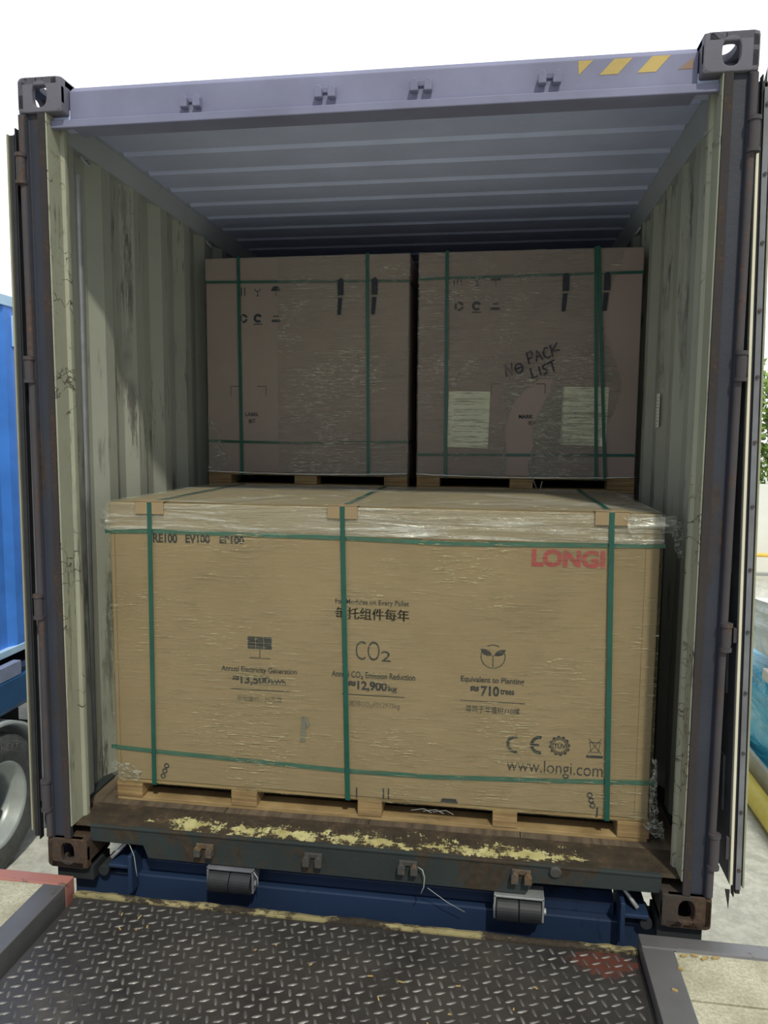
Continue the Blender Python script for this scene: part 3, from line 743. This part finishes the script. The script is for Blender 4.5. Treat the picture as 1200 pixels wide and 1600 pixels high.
# straps
b = BM(); hstrap(b, [F(-1.085, 1.278), F(-.88, 1.284), F(-.11, 1.278), F(.3, 1.268), F(1.070, 1.282)], YF-.001, X0, X1, Y1); obj('strap', b, M['strap_pale'], fc)
b = BM(); hstrap(b, [F(-1.085, .382), F(-.90, .374), F(-.1, .351), F(.25, .352), F(.7, .372), F(1.070, .392)], YF-.001, X0, X1, Y1, .017); obj('strap', b, M['strap_pale'], fc)
SY = Y0-.0105
for xt, xb in ((-.880, -.887), (-.109, -.084), (.875, .900)):
    b = BM(); vstrap(b, xt, xb, SY, Y1+.006, zc0-.010, ZT+.008, .018); obj('strap', b, M['strap'], fc)
    b = BM()
    for s in (-1, 1):
        xa, xc = sorted((xt+s*.0095, xt+s*.058)); box(b, xa, xc, Y0-.0125, Y0-.0085, ZT-.040, ZT+.011)
    box(b, xt-.058, xt+.058, Y0-.0125, Y0+.045, ZT+.007, ZT+.0105)
    obj('edge_protector', b, M['card'], fc, bevel=.001)
# film
b = BM(); yf = Y0-.006
def shell(bm, x0, x1, y0, y1, z0, z1, top=True):
    v = {}
    for i, x in enumerate((x0, x1)):
        for j, y in enumerate((y0, y1)):
            for k, z in enumerate((z0, z1)): v[i, j, k] = bm.verts.new((x, y, z))
    bm.faces.new((v[0,0,0], v[1,0,0], v[1,0,1], v[0,0,1])); bm.faces.new((v[0,0,0], v[0,0,1], v[0,1,1], v[0,1,0]))
    bm.faces.new((v[1,0,0], v[1,1,0], v[1,1,1], v[1,0,1])); bm.faces.new((v[0,1,0], v[0,1,1], v[1,1,1], v[1,1,0]))
    if top: bm.faces.new((v[0,0,1], v[1,0,1], v[1,1,1], v[0,1,1]))
shell(b, X0-.006, X1+.006, yf, Y1+.005, zc0-.012, ZT+.0055)
sf = obj('stretch_film', b, M['film'], fc)
b = BM()
def bandf(u, v):
    x = X0-.010+(X1-X0+.02)*u; z = ZT-.105+.108*v
    return Vector((x, Y0-.0072-.002*noise.noise(Vector((x*3, z*40, 2))), z+(1-v)*.010*noise.noise(Vector((x*4, 7, 0)))))
grid(b, 90, 8, bandf); obj('film_band', b, M['film_band'], sf, smooth=True)
def crumple(name, pts, m, parent, amp=.012, seed=0, n=14):
    """pts: four corners, wrinkled"""
    A, B, C, D = [Vector(p) for p in pts]; b = BM()
    def f(u, v):
        p = A*(1-u)*(1-v)+B*u*(1-v)+C*u*v+D*(1-u)*v
        e = Vector((noise.noise(Vector((u*4+seed, v*4, 0))), noise.noise(Vector((u*4, v*4+seed, 5))), noise.noise(Vector((u*4+9, v*4, seed)))))
        e2 = Vector((noise.noise(Vector((u*11+seed, v*11, 0))), noise.noise(Vector((u*11, v*11+seed, 5))), noise.noise(Vector((u*11, v*11, seed)))))
        return p+e*amp*2.2+e2*amp*.9
    grid(b, n, n, f); return obj(name, b, m, parent)
crumple('loose_film', [(X0-.004, Y0-.01, ZT+.002), (X0-.06, Y0+.03, ZT-.075), (X0-.045, Y0+.03, ZT-.13), (X0-.004, Y0-.01, ZT-.10)], M['film_crumple'], sf, .006, 3)
crumple('loose_film', [(X1-.14, Y0-.016, ZT+.006), (X1+.060, Y0+.03, ZT-.012), (X1+.055, Y0+.03, ZT-.060), (X1-.10, Y0-.018, ZT-.085)], M['film_band'], sf, .006, 8)
crumple('loose_film', [(X1+.035, Y0+.03, ZT-.02), (X1+.080, Y0+.05, ZT-.03), (X1+.090, Y0+.05, ZT-.16), (X1+.068, Y0+.04, ZT-.16)], M['film_crumple'], sf, .006, 5)
crumple('loose_film', [(X1+.004, Y0-.004, .50), (X1+.030, Y0+.02, .47), (X1+.032, Y0+.02, .24), (X1+.004, Y0-.004, .22)], M['film_crumple'], sf, .010, 6)
crumple('loose_film', [(X0-.020, Y0-.008, .335), (X0+.10, Y0-.010, .315), (X0+.11, Y0-.010, zc0), (X0-.010, Y0-.008, zc0)], M['film_crumple'], sf, .006, 12)
crumple('loose_film', [(X1-.02, Y0-.008, .245), (X1+.05, Y0+.0, .26), (X1+.065, Y0+.01, .18), (X1+.02, Y0-.008, .20)], M['film_crumple'], sf, .008, 14)
crumple('film_top', [(X0, Y0, ZT+.009), (X1, Y0, ZT+.009), (X1, Y1, ZT+.009), (X0, Y1, ZT+.009)], M['film_band'], sf, .0014, 4, 60)
# splinters hanging under the carton
for x in (.215, .262, .300):
    b = BM(); tube(b, [(x-.05, Y0-.004, .222), (x, Y0-.008, .234), (x+.03, Y0-.012, .222)], .0012, 5); obj('film_shred', b, M['wire'], sf)

# ---- rear crates
RY0, RY1 = 1.420, 3.52
def rear(x0, x1, z0, z1, label, straps, hz, blocks, name='palletised_carton'):
    c = thing(name, ((x0+x1)/2, (RY0+RY1)/2, z0), label, 'crate')
    zc = pallet(c, x0, x1, RY0, RY1, z0, blocks, .048)
    b = BM(); box(b, x0+.001, x1-.001, RY0, RY1, zc, z1); k = obj('carton', b, M['card2'], c, bevel=.005)
    b = BM(); box(b, x0-.002, x1+.002, RY0-.002, RY1+.002, z1-.11, z1+.002); obj('carton_lid', b, M['card2'], k, bevel=.006)
    for xt, xb in straps:
        b = BM(); vstrap(b, xt, xb, RY0-.009, RY1+.006, zc-.012, z1+.006, .017); obj('strap', b, M['strap'], c)
    for pts in hz:
        b = BM(); hstrap(b, pts, RY0-.003, x0, x1, RY1, .014); obj('strap', b, M['strap'], c)
    return c, k, zc
BL = [(-1.105, -.976), (-.618, -.494), (-.127, -.002)]; BR = [(.048, .17), (.534, .653), (1.025, 1.160)]
rear(-1.105, -.002, FZ, 1.380, 'cardboard carton on pallet beneath the rear left carton, behind the long front carton', [], [], BL)
rear(.048, 1.160, FZ, 1.380, 'cardboard carton on pallet beneath the rear right carton, behind the long front carton', [], [], BR)
ZR, ZRT = 1.384, 2.600
lc, lk, lz = rear(-1.105, -.002, ZR, ZRT, 'upper cardboard carton stacked at the back left, wrapped in shiny film with two green straps',
    [(-.918, -.910), (-.222, -.210)], [[(-1.105, 2.478), (-.002, 2.462)], [(-1.105, 1.630), (-.6, 1.622), (-.002, 1.634)]], BL)
rc_, rk, rz = rear(.048, 1.160, ZR, ZRT, 'upper cardboard carton stacked at the back right, marked NO PACK LIST in marker pen',
    [(.191, .200), (.927, .968)], [[(.048, 2.470), (1.160, 2.480)], [(.048, 1.568), (1.160, 1.578)]], BR)
b = BM(); vstrap(b, .940, 1.012, RY0-.011, RY1+.009, rz-.012, ZRT+.009, .016); obj('strap', b, M['strap'], rc_)
RYF = RY0-.0012
def rtext(s, x0, x1, z0, z1, par, bold=.01, m='print', rot=0, name='printed_text', y=RYF, label=None):
    o = obj(name, tri_text(s, x0, x1, z0, z1, y, bold, None, .0003, rot), M[m], par)
    if label: tag(o, label=label)
rtext('LABEL', -.890, -.815, 1.766, 1.785, lk, .03); rtext('标签', -.872, -.832, 1.725, 1.752, lk, .02)
def corner_marks(x0, x1, z, par):
    for x, s in ((x0, 1), (x1, -1)):
        b = BM(); quad(b, min(x, x+s*.05), max(x, x+s*.05), z-.0015, z+.0015, RYF); quad(b, x-.0015, x+.0015, z-.05, z, RYF); obj('printed_mark', b, M['print'], par)
corner_marks(-.97, -.772, 1.926, lk); corner_marks(.43, .701, 1.936, rk)
def icons(par, xs, z1, z2, zt):
    # three glasses / arrows / umbrella above, three round marks below
    x = xs[0]; b = BM()
    for k in range(3): quad(b, x-.020+k*.018, x-.014+k*.018, z1-.022, z1+.022, RYF)
    obj('printed_icon', b, M['print'], par)
    x = xs[1]; b = BM(); ring(b, x, z1+.014, .012, .017, RYF, 180, 360, 12); quad(b, x-.002, x+.002, z1-.022, z1, RYF); quad(b, x-.01, x+.01, z1-.025, z1-.021, RYF); obj('printed_icon', b, M['print'], par)
    x = xs[2]; b = BM(); ring(b, x, z1, .002, .026, RYF, 0, 180, 16); quad(b, x-.002, x+.002, z1-.026, z1, RYF); obj('printed_icon', b, M['print'], par)
    x = xs[0]+.01; b = BM(); ring(b, x, z2, .012, .024, RYF, 10, 110, 8); ring(b, x, z2, .012, .024, RYF, 130, 230, 8); ring(b, x, z2, .012, .024, RYF, 250, 350, 8); obj('printed_icon', b, M['print'], par)
    x = xs[1]; b = BM(); ring(b, x, z2, .010, .024, RYF, 20, 320, 14); quad(b, x-.024, x+.024, z2-.034, z2-.028, RYF); obj('printed_icon', b, M['print'], par)
    x = xs[2]; b = BM(); quad(b, x-.024, x+.024, z2-.022, z2-.008, RYF); quad(b, x-.016, x+.016, z2+.006, z2+.012, RYF); obj('printed_icon', b, M['print'], par)
icons(lk, (-.905, -.815, -.715), 2.425, 2.285, 0)
icons(rk, (.245, .345, .440), 2.455, 2.330, 0)
def handles(par, xs, z):
    for x in xs:
        b = BM()
        fpoly(b, [(x-.014, z+.010), (x+.018, z+.010), (x+.018, z+.085), (x+.006, z+.100), (x-.014, z+.088)], RY0-.0086)
        fpoly(b, [(x-.016, z-.090), (x+.004, z-.090), (x+.012, z-.002), (x-.012, z-.002)], RY0-.0086)
        obj('dark_tape_mark', b, M['print'], par)
handles(lk, (-.365, -.185), 2.385); handles(rk, (.785, .985), 2.385)
# paper sheets
for x0, x1, z0, z1 in ((.206, .424, 1.605, 1.900), (.786, 1.016, 1.622, 1.922)):
    b = BM(); prism(b, [(x0, z0+.006), (x1-.006, z0), (x1, z1-.003), (x0+.004, z1)], RY0-.0022, RY0-.0012, 'y')
    sh = obj('paper_sheet', b, M['paper'], rc_)
    b = BM()
    for k in range(9): quad(b, x0+.03, x0+.03+random.uniform(.08, .16), z0+.03+k*.028, z0+.032+k*.028, RY0-.0025)
    obj('printed_lines', b, M['print_faint'], sh)
rtext('MARK', .572, .645, 1.760, 1.780, rk, .04)
rtext('唛头', .62, .66, 1.725, 1.75, rk, .02, 'print_faint')
# marker writing, pen strokes as thin tubes flattened on the film
def strokes(lines, x, z, s, rot, par, y):
    b = BM(); c, sn = math.cos(rot), math.sin(rot)
    for ln in lines:
        tube(b, [(x+(u*c-v*sn)*s, y, z+(u*sn+v*c)*s) for u, v in ln], .0035, 6)
    return b
letters = {'N': [[(0, 0), (.05, 1), (.5, .05), (.6, 1)]], 'O': [[(.35+.32*math.cos(t), .45+.38*math.sin(t)) for t in [k*math.pi/6 for k in range(13)]]],
 '-': [[(.1, .45), (.65, .50)]],
 'P': [[(.1, 0), (.15, 1), (.5, 1), (.6, .75), (.45, .5), (.13, .45)]], 'A': [[(0, 0), (.3, .95), (.55, 0)], [(.1, .4), (.5, .4)]],
 'C': [[(.55, .8), (.3, .9), (.08, .6), (.08, .25), (.3, 0), (.58, .12)]], 'K': [[(.05, 0), (.1, 1)], [(.7, 1.0), (.12, .45), (.75, .35)]],
 'L': [[(.1, 1), (.1, 0), (.6, .1)]], 'I': [[(.2, .9), (.22, .05)]], 'S': [[(.5, .9), (.2, .85), (.15, .6), (.45, .4), (.4, .1), (.05, .05)]], 'T': [[(0, .9), (.75, 1.05)], [(.45, .95), (.45, 0)]]}
b = BM()
def word(w, x, z, s, rot):
    for ch, adv in w:
        for ln in letters[ch]:
            c, sn = math.cos(rot), math.sin(rot)
            tube(b, [(x+(u*c-v*sn)*s, RY0-.0095, z+(u*sn+v*c)*s) for u, v in ln], .0034, 6)
        x += adv*s*math.cos(rot); z += adv*s*math.sin(rot)
word([('N', .75), ('O', 0), ('-', 0)], .505, 1.972, .062, .22)
word([('P', .72), ('A', .68), ('C', .68), ('K', 0)], .612, 2.032, .060, .32)
word([('L', .68), ('I', .40), ('S', .60), ('T', 0)], .632, 1.962, .054, .30)
mk = obj('marker_writing', b, M['marker'], rc_); tag(mk, label='NO PACK LIST written in black marker')
# films with real holes
def inside(x, z, poly):
    r = False
    for (x0, z0), (x1, z1) in zip(poly, poly[1:]+poly[:1]):
        if (z0 > z) != (z1 > z) and x < (x1-x0)*(z-z0)/(z1-z0)+x0: r = not r
    return r
hole = [(.510, 1.405), (.512, 1.60), (.498, 1.70), (.530, 1.80), (.560, 1.87), (.60, 1.905), (.645, 1.93), (.668, 1.96), (.735, 1.965), (.725, 1.90), (.70, 1.85), (.665, 1.78), (.648, 1.72), (.650, 1.62), (.628, 1.55), (.625, 1.405)]
def sheet(name, x0, x1, z0, z1, m, par, keep=None, amp=.003, nx=110, nz=120, y=RY0-.006, fq=(5, 30)):
    b = BM()
    def f(u, v):
        x, z = x0+(x1-x0)*u, z0+(z1-z0)*v
        return Vector((x, y-amp*noise.noise(Vector((x*fq[0], z*fq[1], 3)))*(1 if .01 < u < .99 else 0), z))
    grid(b, nx, nz, f, (lambda u, v: keep(x0+(x1-x0)*u, z0+(z1-z0)*v)) if keep else None)
    return obj(name, b, m, par, smooth=True)
sfr = sheet('stretch_film', .044, 1.164, rz-.008, ZRT+.002, M['film_rear'], rc_, lambda x, z: not inside(x, z, hole) and x < 1.02-.05*math.sin(z*9))
sheet('film_crumple', .46, .80, rz-.004, 1.95, M['film_crumple'], sfr, lambda x, z: not inside(x, z, hole) and abs(x-.645) < .15 and (z < 1.93), .004, 70, 90, RY0-.008, (20, 20))
b = BM(); tube(b, [(.643, RY0-.010, 1.60), (.640, RY0-.012, 1.52), (.652, RY0-.014, 1.45), (.672, RY0-.012, 1.40)], .003, 6); tube(b, [(.70, RY0-.012, 1.44), (.690, RY0-.013, 1.40), (.682, RY0-.010, 1.386)], .003, 6)
obj('film_tail', b, M['wire'], sfr, smooth=True)
shl = BM(); 
for (xa, xb) in ((1.1615, 1.162),): box(shl, xa, xb, RY0, RY1, rz, ZRT)
obj('film_side', shl, M['film_thin'], sfr)
sfl = sheet('stretch_film', -.705, .002, lz-.008, ZRT+.002, M['film_left'], lc, None)
sheet('film_layer', -1.109, -.700, lz-.008, ZRT+.002, M['film_thin'], sfl, None, .002, 30, 60)
crumple('loose_film', [(-1.100, RY0-.01, 1.76), (-1.03, RY0-.01, 1.68), (-.98, RY0-.012, 1.48), (-1.095, RY0-.01, 1.46)], M['film_crumple'], sfl, .007, 21)
for par, x0, x1 in ((sfl, -1.105, -.002), (sfr, .048, 1.16)):
    b = BM(); N = 60; pts = [(x0+(x1-x0)*k/N, RY0-.010, lz+.004-.010*math.sin(k/N*math.pi)+.002*noise.noise(Vector((k*.3, x0, 0)))) for k in range(N+1)]
    tube(b, pts, .0028, 6); obj('film_hem', b, M['white_wrap'], par, smooth=True)

# ------------------------------------------------------------------ trailer chassis under the container
ch = thing('container_trailer', (0, 3, GZ), 'blue skeletal trailer chassis carrying the open container at the dock', 'trailer')
b = BM(); box(b, -1.16, 1.16, .085, .20, -.42, -.052); obj('rear_cross_beam', b, M['blue_steel'], ch, bevel=.006)
b = BM(); prism(b, [(.12, -.052), (.12, -.010), (.16, .010), (.20, .010), (.20, -.052)], -1.0, .92, 'x'); obj('beam_flange', b, M['blue_steel'], ch, bevel=.003)
b = BM()
for s in (-1, 1): box(b, s*.55-.07, s*.55+.07, .20, 11.5, -.42, -.02)
for y in (2.4, 5, 8, 11.2): box(b, -1.1, 1.1, y, y+.12, -.30, -.02)
obj('main_rails', b, M['blue_steel'], ch)
for s, x0 in ((-1, -.90), (1, .935)):
    b = BM(); box(b, x0-.008, x0+.008, .03, .20, -.10, .052); prism(b, [(.035, -.004), (.035, .010), (.20, .010), (.20, -.004)], min(x0, x0+s*.09), max(x0, x0+s*.09), 'x')
    obj('corner_bracket', b, M['blue_steel'], ch, bevel=.003)
    b = BM(); box(b, min(s*1.05, s*1.20), max(s*1.05, s*1.20), .03, .16, -.06, -.002); cyl(b, (s*1.02, .05, -.03), (s*1.02, .16, -.03), .022, 14)
    obj('twist_lock', b, M['dark_under'], ch, bevel=.003)
    b = BM(); tube(b, [(s*.99, .06, .02), (s*.95, .10, .06), (s*.91, .16, .11)], .008, 8); obj('lock_handle', b, M['zinc'], ch, smooth=True)
for x0, x1 in ((-.575, -.412), (.498, .655)):
    b = BM(); cyl(b, (x0, .038, -.012), ((x0+x1)/2-.001, .038, -.012), .043, 28); cyl(b, ((x0+x1)/2+.001, .038, -.012), (x1, .038, -.012), .043, 28)
    ro = obj('bumper_roller', b, M['rubber'], ch, bevel=.003)
    b = BM()
    for x in (x0-.010, x1+.002): prism(b, [(.02, -.045), (.055, -.045), (.10, -.01), (.10, .045), (.02, .045)], x, x+.008, 'x')
    box(b, x0-.01, x1+.01, .02, .10, .036, .044); cyl(b, (x0-.012, .038, -.012), (x1+.018, .038, -.012), .012, 12)
    obj('roller_bracket', b, M['zinc'] if x0 > 0 else M['steel_edge'], ro, bevel=.002)
def wheel(xo, yc, zc, s, parent, text=False):
    """outer face at xo, s=+1 when the outer face looks to +x"""
    b = BM(); R = .49
    pr = [(0, .285), (.012*s, .32), (.018*s, .37), (.012*s, .43), (-.012*s, .474), (-.035*s, .487), (-.22*s, .487), (-.245*s, .47), (-.265*s, .40), (-.255*s, .30), (-.24*s, .285)]
    lathe(b, [(p[0], p[1]) for p in pr], (xo, yc, zc), n=64); ty = obj('tyre', b, M['tyre'], parent, smooth=True, autos=50)
    b = BM(); pr = [(.006*s, .300), (.010*s, .287), (-.004*s, .272), (-.030*s, .262), (-.060*s, .225), (-.085*s, .215), (-.15*s, .205)]
    lathe(b, pr, (xo, yc, zc), n=64); rm = obj('rim', b, M['rim'], ty, smooth=True)
    b = BM(); pr = [(-.15*s, .206), (-.148*s, .10), (-.13*s, .09), (-.13*s, .0001)]
    lathe(b, pr, (xo, yc, zc), n=48)
    for k in range(10):
        t = k*math.pi/5; p = (xo-.135*s, yc+.13*math.cos(t), zc+.13*math.sin(t)); cyl(b, (xo-.15*s, p[1], p[2]), (xo-.115*s, p[1], p[2]), .014, 8)
    obj('wheel_disc', b, M['rim_dark'], ty)
    b = BM(); cyl(b, (xo-.13*s, yc, zc), (xo-.05*s, yc, zc), .075, 24, .062); obj('hub', b, M['blue_hub'], ty, bevel=.006)
    if text:
        b = BM(); word_, a0 = 'NEXT', 84
        for i, chh in enumerate(word_):
            tb = tri_text(chh, -.5, .5, -.5, .5, 0, .02)
            ang = math.radians(a0-i*7.2); hh, ww = .045, .040
            vv = {}
            for v in tb.verts:
                rr = .40+v.co.z*hh; tt = ang-(v.co.x*ww)/.40
                vv[v] = b.verts.new((xo+.019*s, yc+rr*math.cos(tt), zc+rr*math.sin(tt)))
            for f in tb.faces: b.faces.new([vv[v] for v in f.verts])
            tb.free()
        for rr in (.368, .432):
            A = []
            for k in range(20):
                tt = math.radians(90-k*1.9); A.append((b.verts.new((xo+.0188*s, yc+rr*math.cos(tt), zc+rr*math.sin(tt))), b.verts.new((xo+.0188*s, yc+(rr+.003)*math.cos(tt), zc+(rr+.003)*math.sin(tt)))))
            for p, q in zip(A, A[1:]): b.faces.new((p[0], p[1], q[1], q[0]))
        obj('tyre_lettering', b, M['tyre_mark'], ty)
for y in (8.6, 9.9):
    for s in (-1, 1): wheel(s*1.16, y, GZ+.489, s, ch)
    b = BM(); cyl(b, (-.9, y, GZ+.49), (.9, y, GZ+.49), .06, 16); box(b, -.6, .6, y-.06, y+.06, GZ+.49, -.42); obj('axle', b, M['dark_under'], ch)
for s in (-1, 1):
    b = BM(); box(b, s*.55-.05, s*.55+.05, 1.2, 1.3, GZ, -.42); box(b, s*.55-.12, s*.55+.12, 1.1, 1.4, GZ, GZ+.02); obj('landing_leg', b, M['dark_under'], ch)
# ------------------------------------------------------------------ neighbouring trailer and container
nt = thing('neighbour_trailer', (-4.1, 3, GZ), 'blue trailer with silver wheel arch parked left of the open container', 'trailer')
b = BM(); box(b, -2.98, -2.90, -.6, 9, -.245, -.02); 
fr = obj('side_rail', b, M['blue_steel'], nt, bevel=.004)
b = BM(); prism(b, [(-2.88, -.06), (-2.86, -.06), (-2.86, -.255), (-2.90, -.30), (-3.05, -.30), (-3.05, -.06)], -.8, 9, 'y'); obj('lower_rail', b, plain('deep_blue_rail', (.012, .085, .22), .4), nt, bevel=.004)
b = BM(); box(b, -2.93, -2.87, -.8, 2.27, -.055, .045); obj('rail_panel', b, plain('grey_blue_panel', (.24, .28, .42), .5), nt, bevel=.003)
b = BM(); box(b, -5.1, -3.05, -.6, 9, -.22, -.05); obj('chassis_deck', b, M['dark_under'], nt)
b = BM(); lathe(b, [(-.30, .535), (-.012, .535), (.006, .548), (.006, .566), (-.30, .572)], (-2.85, 1.95, -.885), n=40, a0=math.radians(15), a1=math.radians(165))
fd = obj('wheel_arch', b, M['silver'], nt, smooth=True, autos=40)
wheel(-2.86, 1.95, GZ+.489, 1, nt, True)
wheel(-5.2, 1.95, GZ+.489, -1, nt)
wheel(-2.86, 3.25, GZ+.489, 1, nt); wheel(-5.2, 3.25, GZ+.489, -1, nt)
b = BM(); lathe(b, [(-.30, .535), (-.012, .535), (.006, .548), (.006, .566), (-.30, .572)], (-2.85, 3.25, -.885), n=40, a0=math.radians(15), a1=math.radians(165)); obj('wheel_arch', b, M['silver'], nt, smooth=True, autos=40)
b = BM(); box(b, -5.0, -3.1, 1.9, 2.0, GZ+.44, GZ+.54); box(b, -5.0, -3.1, 3.2, 3.3, GZ+.44, GZ+.54); box(b, -3.9, -3.7, 1.8, 3.4, GZ+.5, -.2); obj('axle', b, M['dark_under'], nt)
nc = thing('shipping_container', (-4.22, 3, .046), 'bright blue corrugated container on the trailer left of the open container', 'shipping container')
b = BM(); prev = None
for (y, d) in corr(-.9, 8.9, .40):
    x = -3.008-.034*(1-d)
    cur = (b.verts.new((x, y, .10)), b.verts.new((x, y, 2.56)))
    if prev: b.faces.new((prev[0], cur[0], cur[1], prev[1]))
    prev = cur
wv = obj('side_wall', b, M['blue_box'], nc); so = wv.modifiers.new('solid', 'SOLIDIFY'); so.thickness = .003
b = BM(); box(b, -3.06, -3.0, -1, 9, 2.56, 2.636); obj('top_rail', b, M['pale_blue'], nc, bevel=.004)
b = BM(); box(b, -3.07, -3.0, -1, 9, .048, .10); obj('bottom_rail', b, M['pale_blue'], nc, bevel=.004)
b = BM(); box(b, -5.44, -3.06, -1, 9, .06, .09); box(b, -5.44, -3.02, -1, 9, 2.59, 2.60); box(b, -5.44, -5.40, -1, 9, .05, 2.6); box(b, -5.44, -3.03, -1, -.94, .05, 2.6); box(b, -5.44, -3.03, 8.94, 9, .05, 2.6); obj('box_body', b, M['blue_box'], nc)
b = BM(); box(b, -3.012, -2.990, 2.52, 2.74, 2.28, 2.50); v = obj('air_vent', b, M['pale_blue'], nc, bevel=.006)
b = BM(); box(b, -2.9915, -2.986, 2.56, 2.68, 2.32, 2.46); obj('vent_hood', b, M['blue_box'], v, bevel=.004)

# ------------------------------------------------------------------ right-hand background
# timber-yellow rail, wrapped panels, boards
b = BM(); cyl(b, (2.66, 1.2, GZ+.085), (2.66, 7.5, GZ+.085), .085, 24)
tag(obj('barrier_pole', b, M['yellow'], smooth=True, autos=40, origin=(2.66, 4, GZ)), 'yellow painted round pole lying on the yard beside the wrapped panels', 'pole')
b = BM(); box(b, 2.755, 2.79, 1.2, 7.6, GZ+.002, -1.10)
tag(obj('kerb_beam', b, M['board_edge'], origin=(2.78, 4, GZ), bevel=.004), 'grey timber beam between the yellow pole and the blue wrapped panels', 'beam')
b = BM()
grid(b, 60, 14, lambda u, v: Vector((2.85+.03*noise.noise(Vector((u*14, v*3, 1)))+(.10*v*v), 1.2+6.4*u, GZ+.003+(.86+.02*math.sin(u*9))*v)))
grid(b, 60, 8, lambda u, v: Vector((2.93+1.0*v, 1.2+6.4*u, -.517+.02*math.sin(u*9)+.02*noise.noise(Vector((u*14, v*3, 7))))))
box(b, 2.95, 3.92, 1.22, 7.58, GZ+.01, -.56)
tag(obj('wrapped_panel_bundle', b, M['blue_wrap'], origin=(3.4, 4.4, GZ)), 'long bundle wrapped in shiny blue plastic to the right of the container', 'bundle')
b = BM(); box(b, 2.86, 4.0, 1.0, 4.42, -.470, -.372, Matrix.Rotation(math.radians(0), 3, 'X'))
tag(obj('white_board', b, M['board'], origin=(3.4, 2.7, -.49), bevel=.01), 'pale board lying on top of the blue wrapped bundle', 'board')
b = BM()
grid(b, 40, 20, lambda u, v: Vector((3.0+.05*noise.noise(Vector((u*9, v*5, 1))), 1.3+4.2*u, -.372+(.50+.06*noise.noise(Vector((u*7, 3, 1))))*v)))
box(b, 3.06, 4.0, 1.35, 5.45, -.372, .05)
tag(obj('film_wrapped_load', b, M['white_wrap'], origin=(3.5, 3.4, -.372)), 'load wrapped in clear white film resting on the pale board', 'bundle')
b = BM(); box(b, 4.6, 13, 15, 15.2, GZ, .64); tag(obj('boundary_wall', b, M['white_wall'], origin=(8, 15.1, GZ)), 'bright white boundary wall beyond the right side of the container', 'wall')
b = BM(); cyl(b, (4.6, 14.6, -.866), (13, 14.6, -.866), .045, 14)
for x in (4.8, 8.0, 11.2): cyl(b, (x, 14.6, GZ), (x, 14.6, -.866), .04, 12)
tag(obj('guard_rail', b, M['orange'], origin=(8, 14.6, GZ), smooth=True, autos=40), 'orange yellow horizontal rail in front of the white wall', 'rail')
def tree(x, y, h, r, label, seed):
    t = thing('tree', (x, y, GZ), label, 'tree', None); random.seed(seed)
    b = BM(); tube(b, [(x, y, GZ), (x+.1, y, GZ+h*.4), (x-.1, y+.1, GZ+h*.75)], .14, 10)
    for k in range(6):
        a = k*1.05; tube(b, [(x, y, GZ+h*(.35+.05*k)), (x+r*.6*math.cos(a), y+r*.6*math.sin(a), GZ+h*(.55+.06*k))], .04, 6)
    obj('trunk', b, M['bark'], t, smooth=True)
    b = BM()
    for k in range(2600):
        d = Vector((random.gauss(0, 1), random.gauss(0, 1), random.gauss(0, 1))).normalized()*random.uniform(.55, 1)
        q = noise.noise(d*2.2+Vector((seed, 0, 0)))
        p = Vector((x, y, GZ+h*.66))+Vector((d.x*r, d.y*r, d.z*h*.36))*(1+.35*q)
        u = Vector((random.uniform(-1, 1), random.uniform(-1, 1), random.uniform(-1, 1))).normalized()*.11; w = u.orthogonal().normalized()*.06
        b.faces.new([b.verts.new(p+e) for e in (-u, -w, u, w)])
    obj('crown', b, M['leaf'], t)
tree(7.6, 18.2, 5.0, 1.7, 'sunlit green tree behind the white wall, closest to the container', 3)
tree(12.2, 18.8, 4.6, 1.8, 'sunlit green tree behind the white wall, further right', 5)

# ------------------------------------------------------------------ small loose things
def wire(name, pts, r, m, label, cat):
    b = BM(); tube(b, pts, r, 6); tag(obj(name, b, m, origin=pts[0], smooth=True), label, cat)
wire('security_seal', [(.215, .020, .122), (.232, .012, .118), (.240, .012, .09), (.238, .010, .055), (.228, .008, .030)], .0022, M['wire'], 'thin wire security seal hanging from a keeper on the container sill', 'seal')
wire('cable_end', [(-.93, .05, .10), (-.905, .045, .09), (-.885, .04, .05), (-.878, .04, -.01), (-.874, .04, -.035)], .0018, M['wire'], 'loose pale cable hanging beside the lower left corner casting', 'cable')
wire('wire_tie', [(-.400, .02, .042), (-.385, .02, .02), (-.384, .02, -.015)], .0018, M['wire'], 'short bent wire hanging next to the left black roller', 'wire')
wire('plastic_tie', [(.25, .03, .04), (.32, .035, -.01), (.385, .04, -.045)], .0012, M['wire'], 'long thin plastic strip hanging under the sill near the seal', 'strip')
random.seed(11)
spots = [(-.83, -.165), (-.76, -.17), (-.71, -.215), (-.74, -.235), (-.80, -.24), (-.30, -.27), (-.24, -.235), (.10, -.33), (.20, -.34), (.14, -.42), (.36, -.45), (.38, -.33), (-.1, -.31), (.55, -.40), (.62, -.30), (.30, -.50)]
for i, (x, y) in enumerate(spots):
    b = BM(); L = random.uniform(.004, .011); a = random.uniform(0, 3.1)
    box(b, x-L, x+L, y-.0022, y+.0022, PZ+.0022, PZ+.0045, Matrix.Rotation(a, 3, 'Z'))
    tag(obj('wood_chip', b, M['chip'], origin=(x, y, PZ)), 'small pale wood splinter lying on the dark tread plate', 'wood chip', 'wood splinters on the tread plate')
for i, (x, y) in enumerate(((1.10, -.135), (1.135, -.128), (1.165, -.137), (1.20, -.130), (1.075, -.20), (1.035, -.30))):
    b = BM(); L = random.uniform(.006, .014); a = random.uniform(-.5, .5)
    box(b, x-L, x+L, y-.003, y+.003, DZ+.0003, DZ+.005, Matrix.Rotation(a, 3, 'Z'))
    tag(obj('wood_chip', b, M['chip'], origin=(x, y, DZ)), 'pale wood splinter lying on the right dock edge', 'wood chip', 'wood splinters on the right dock edge')
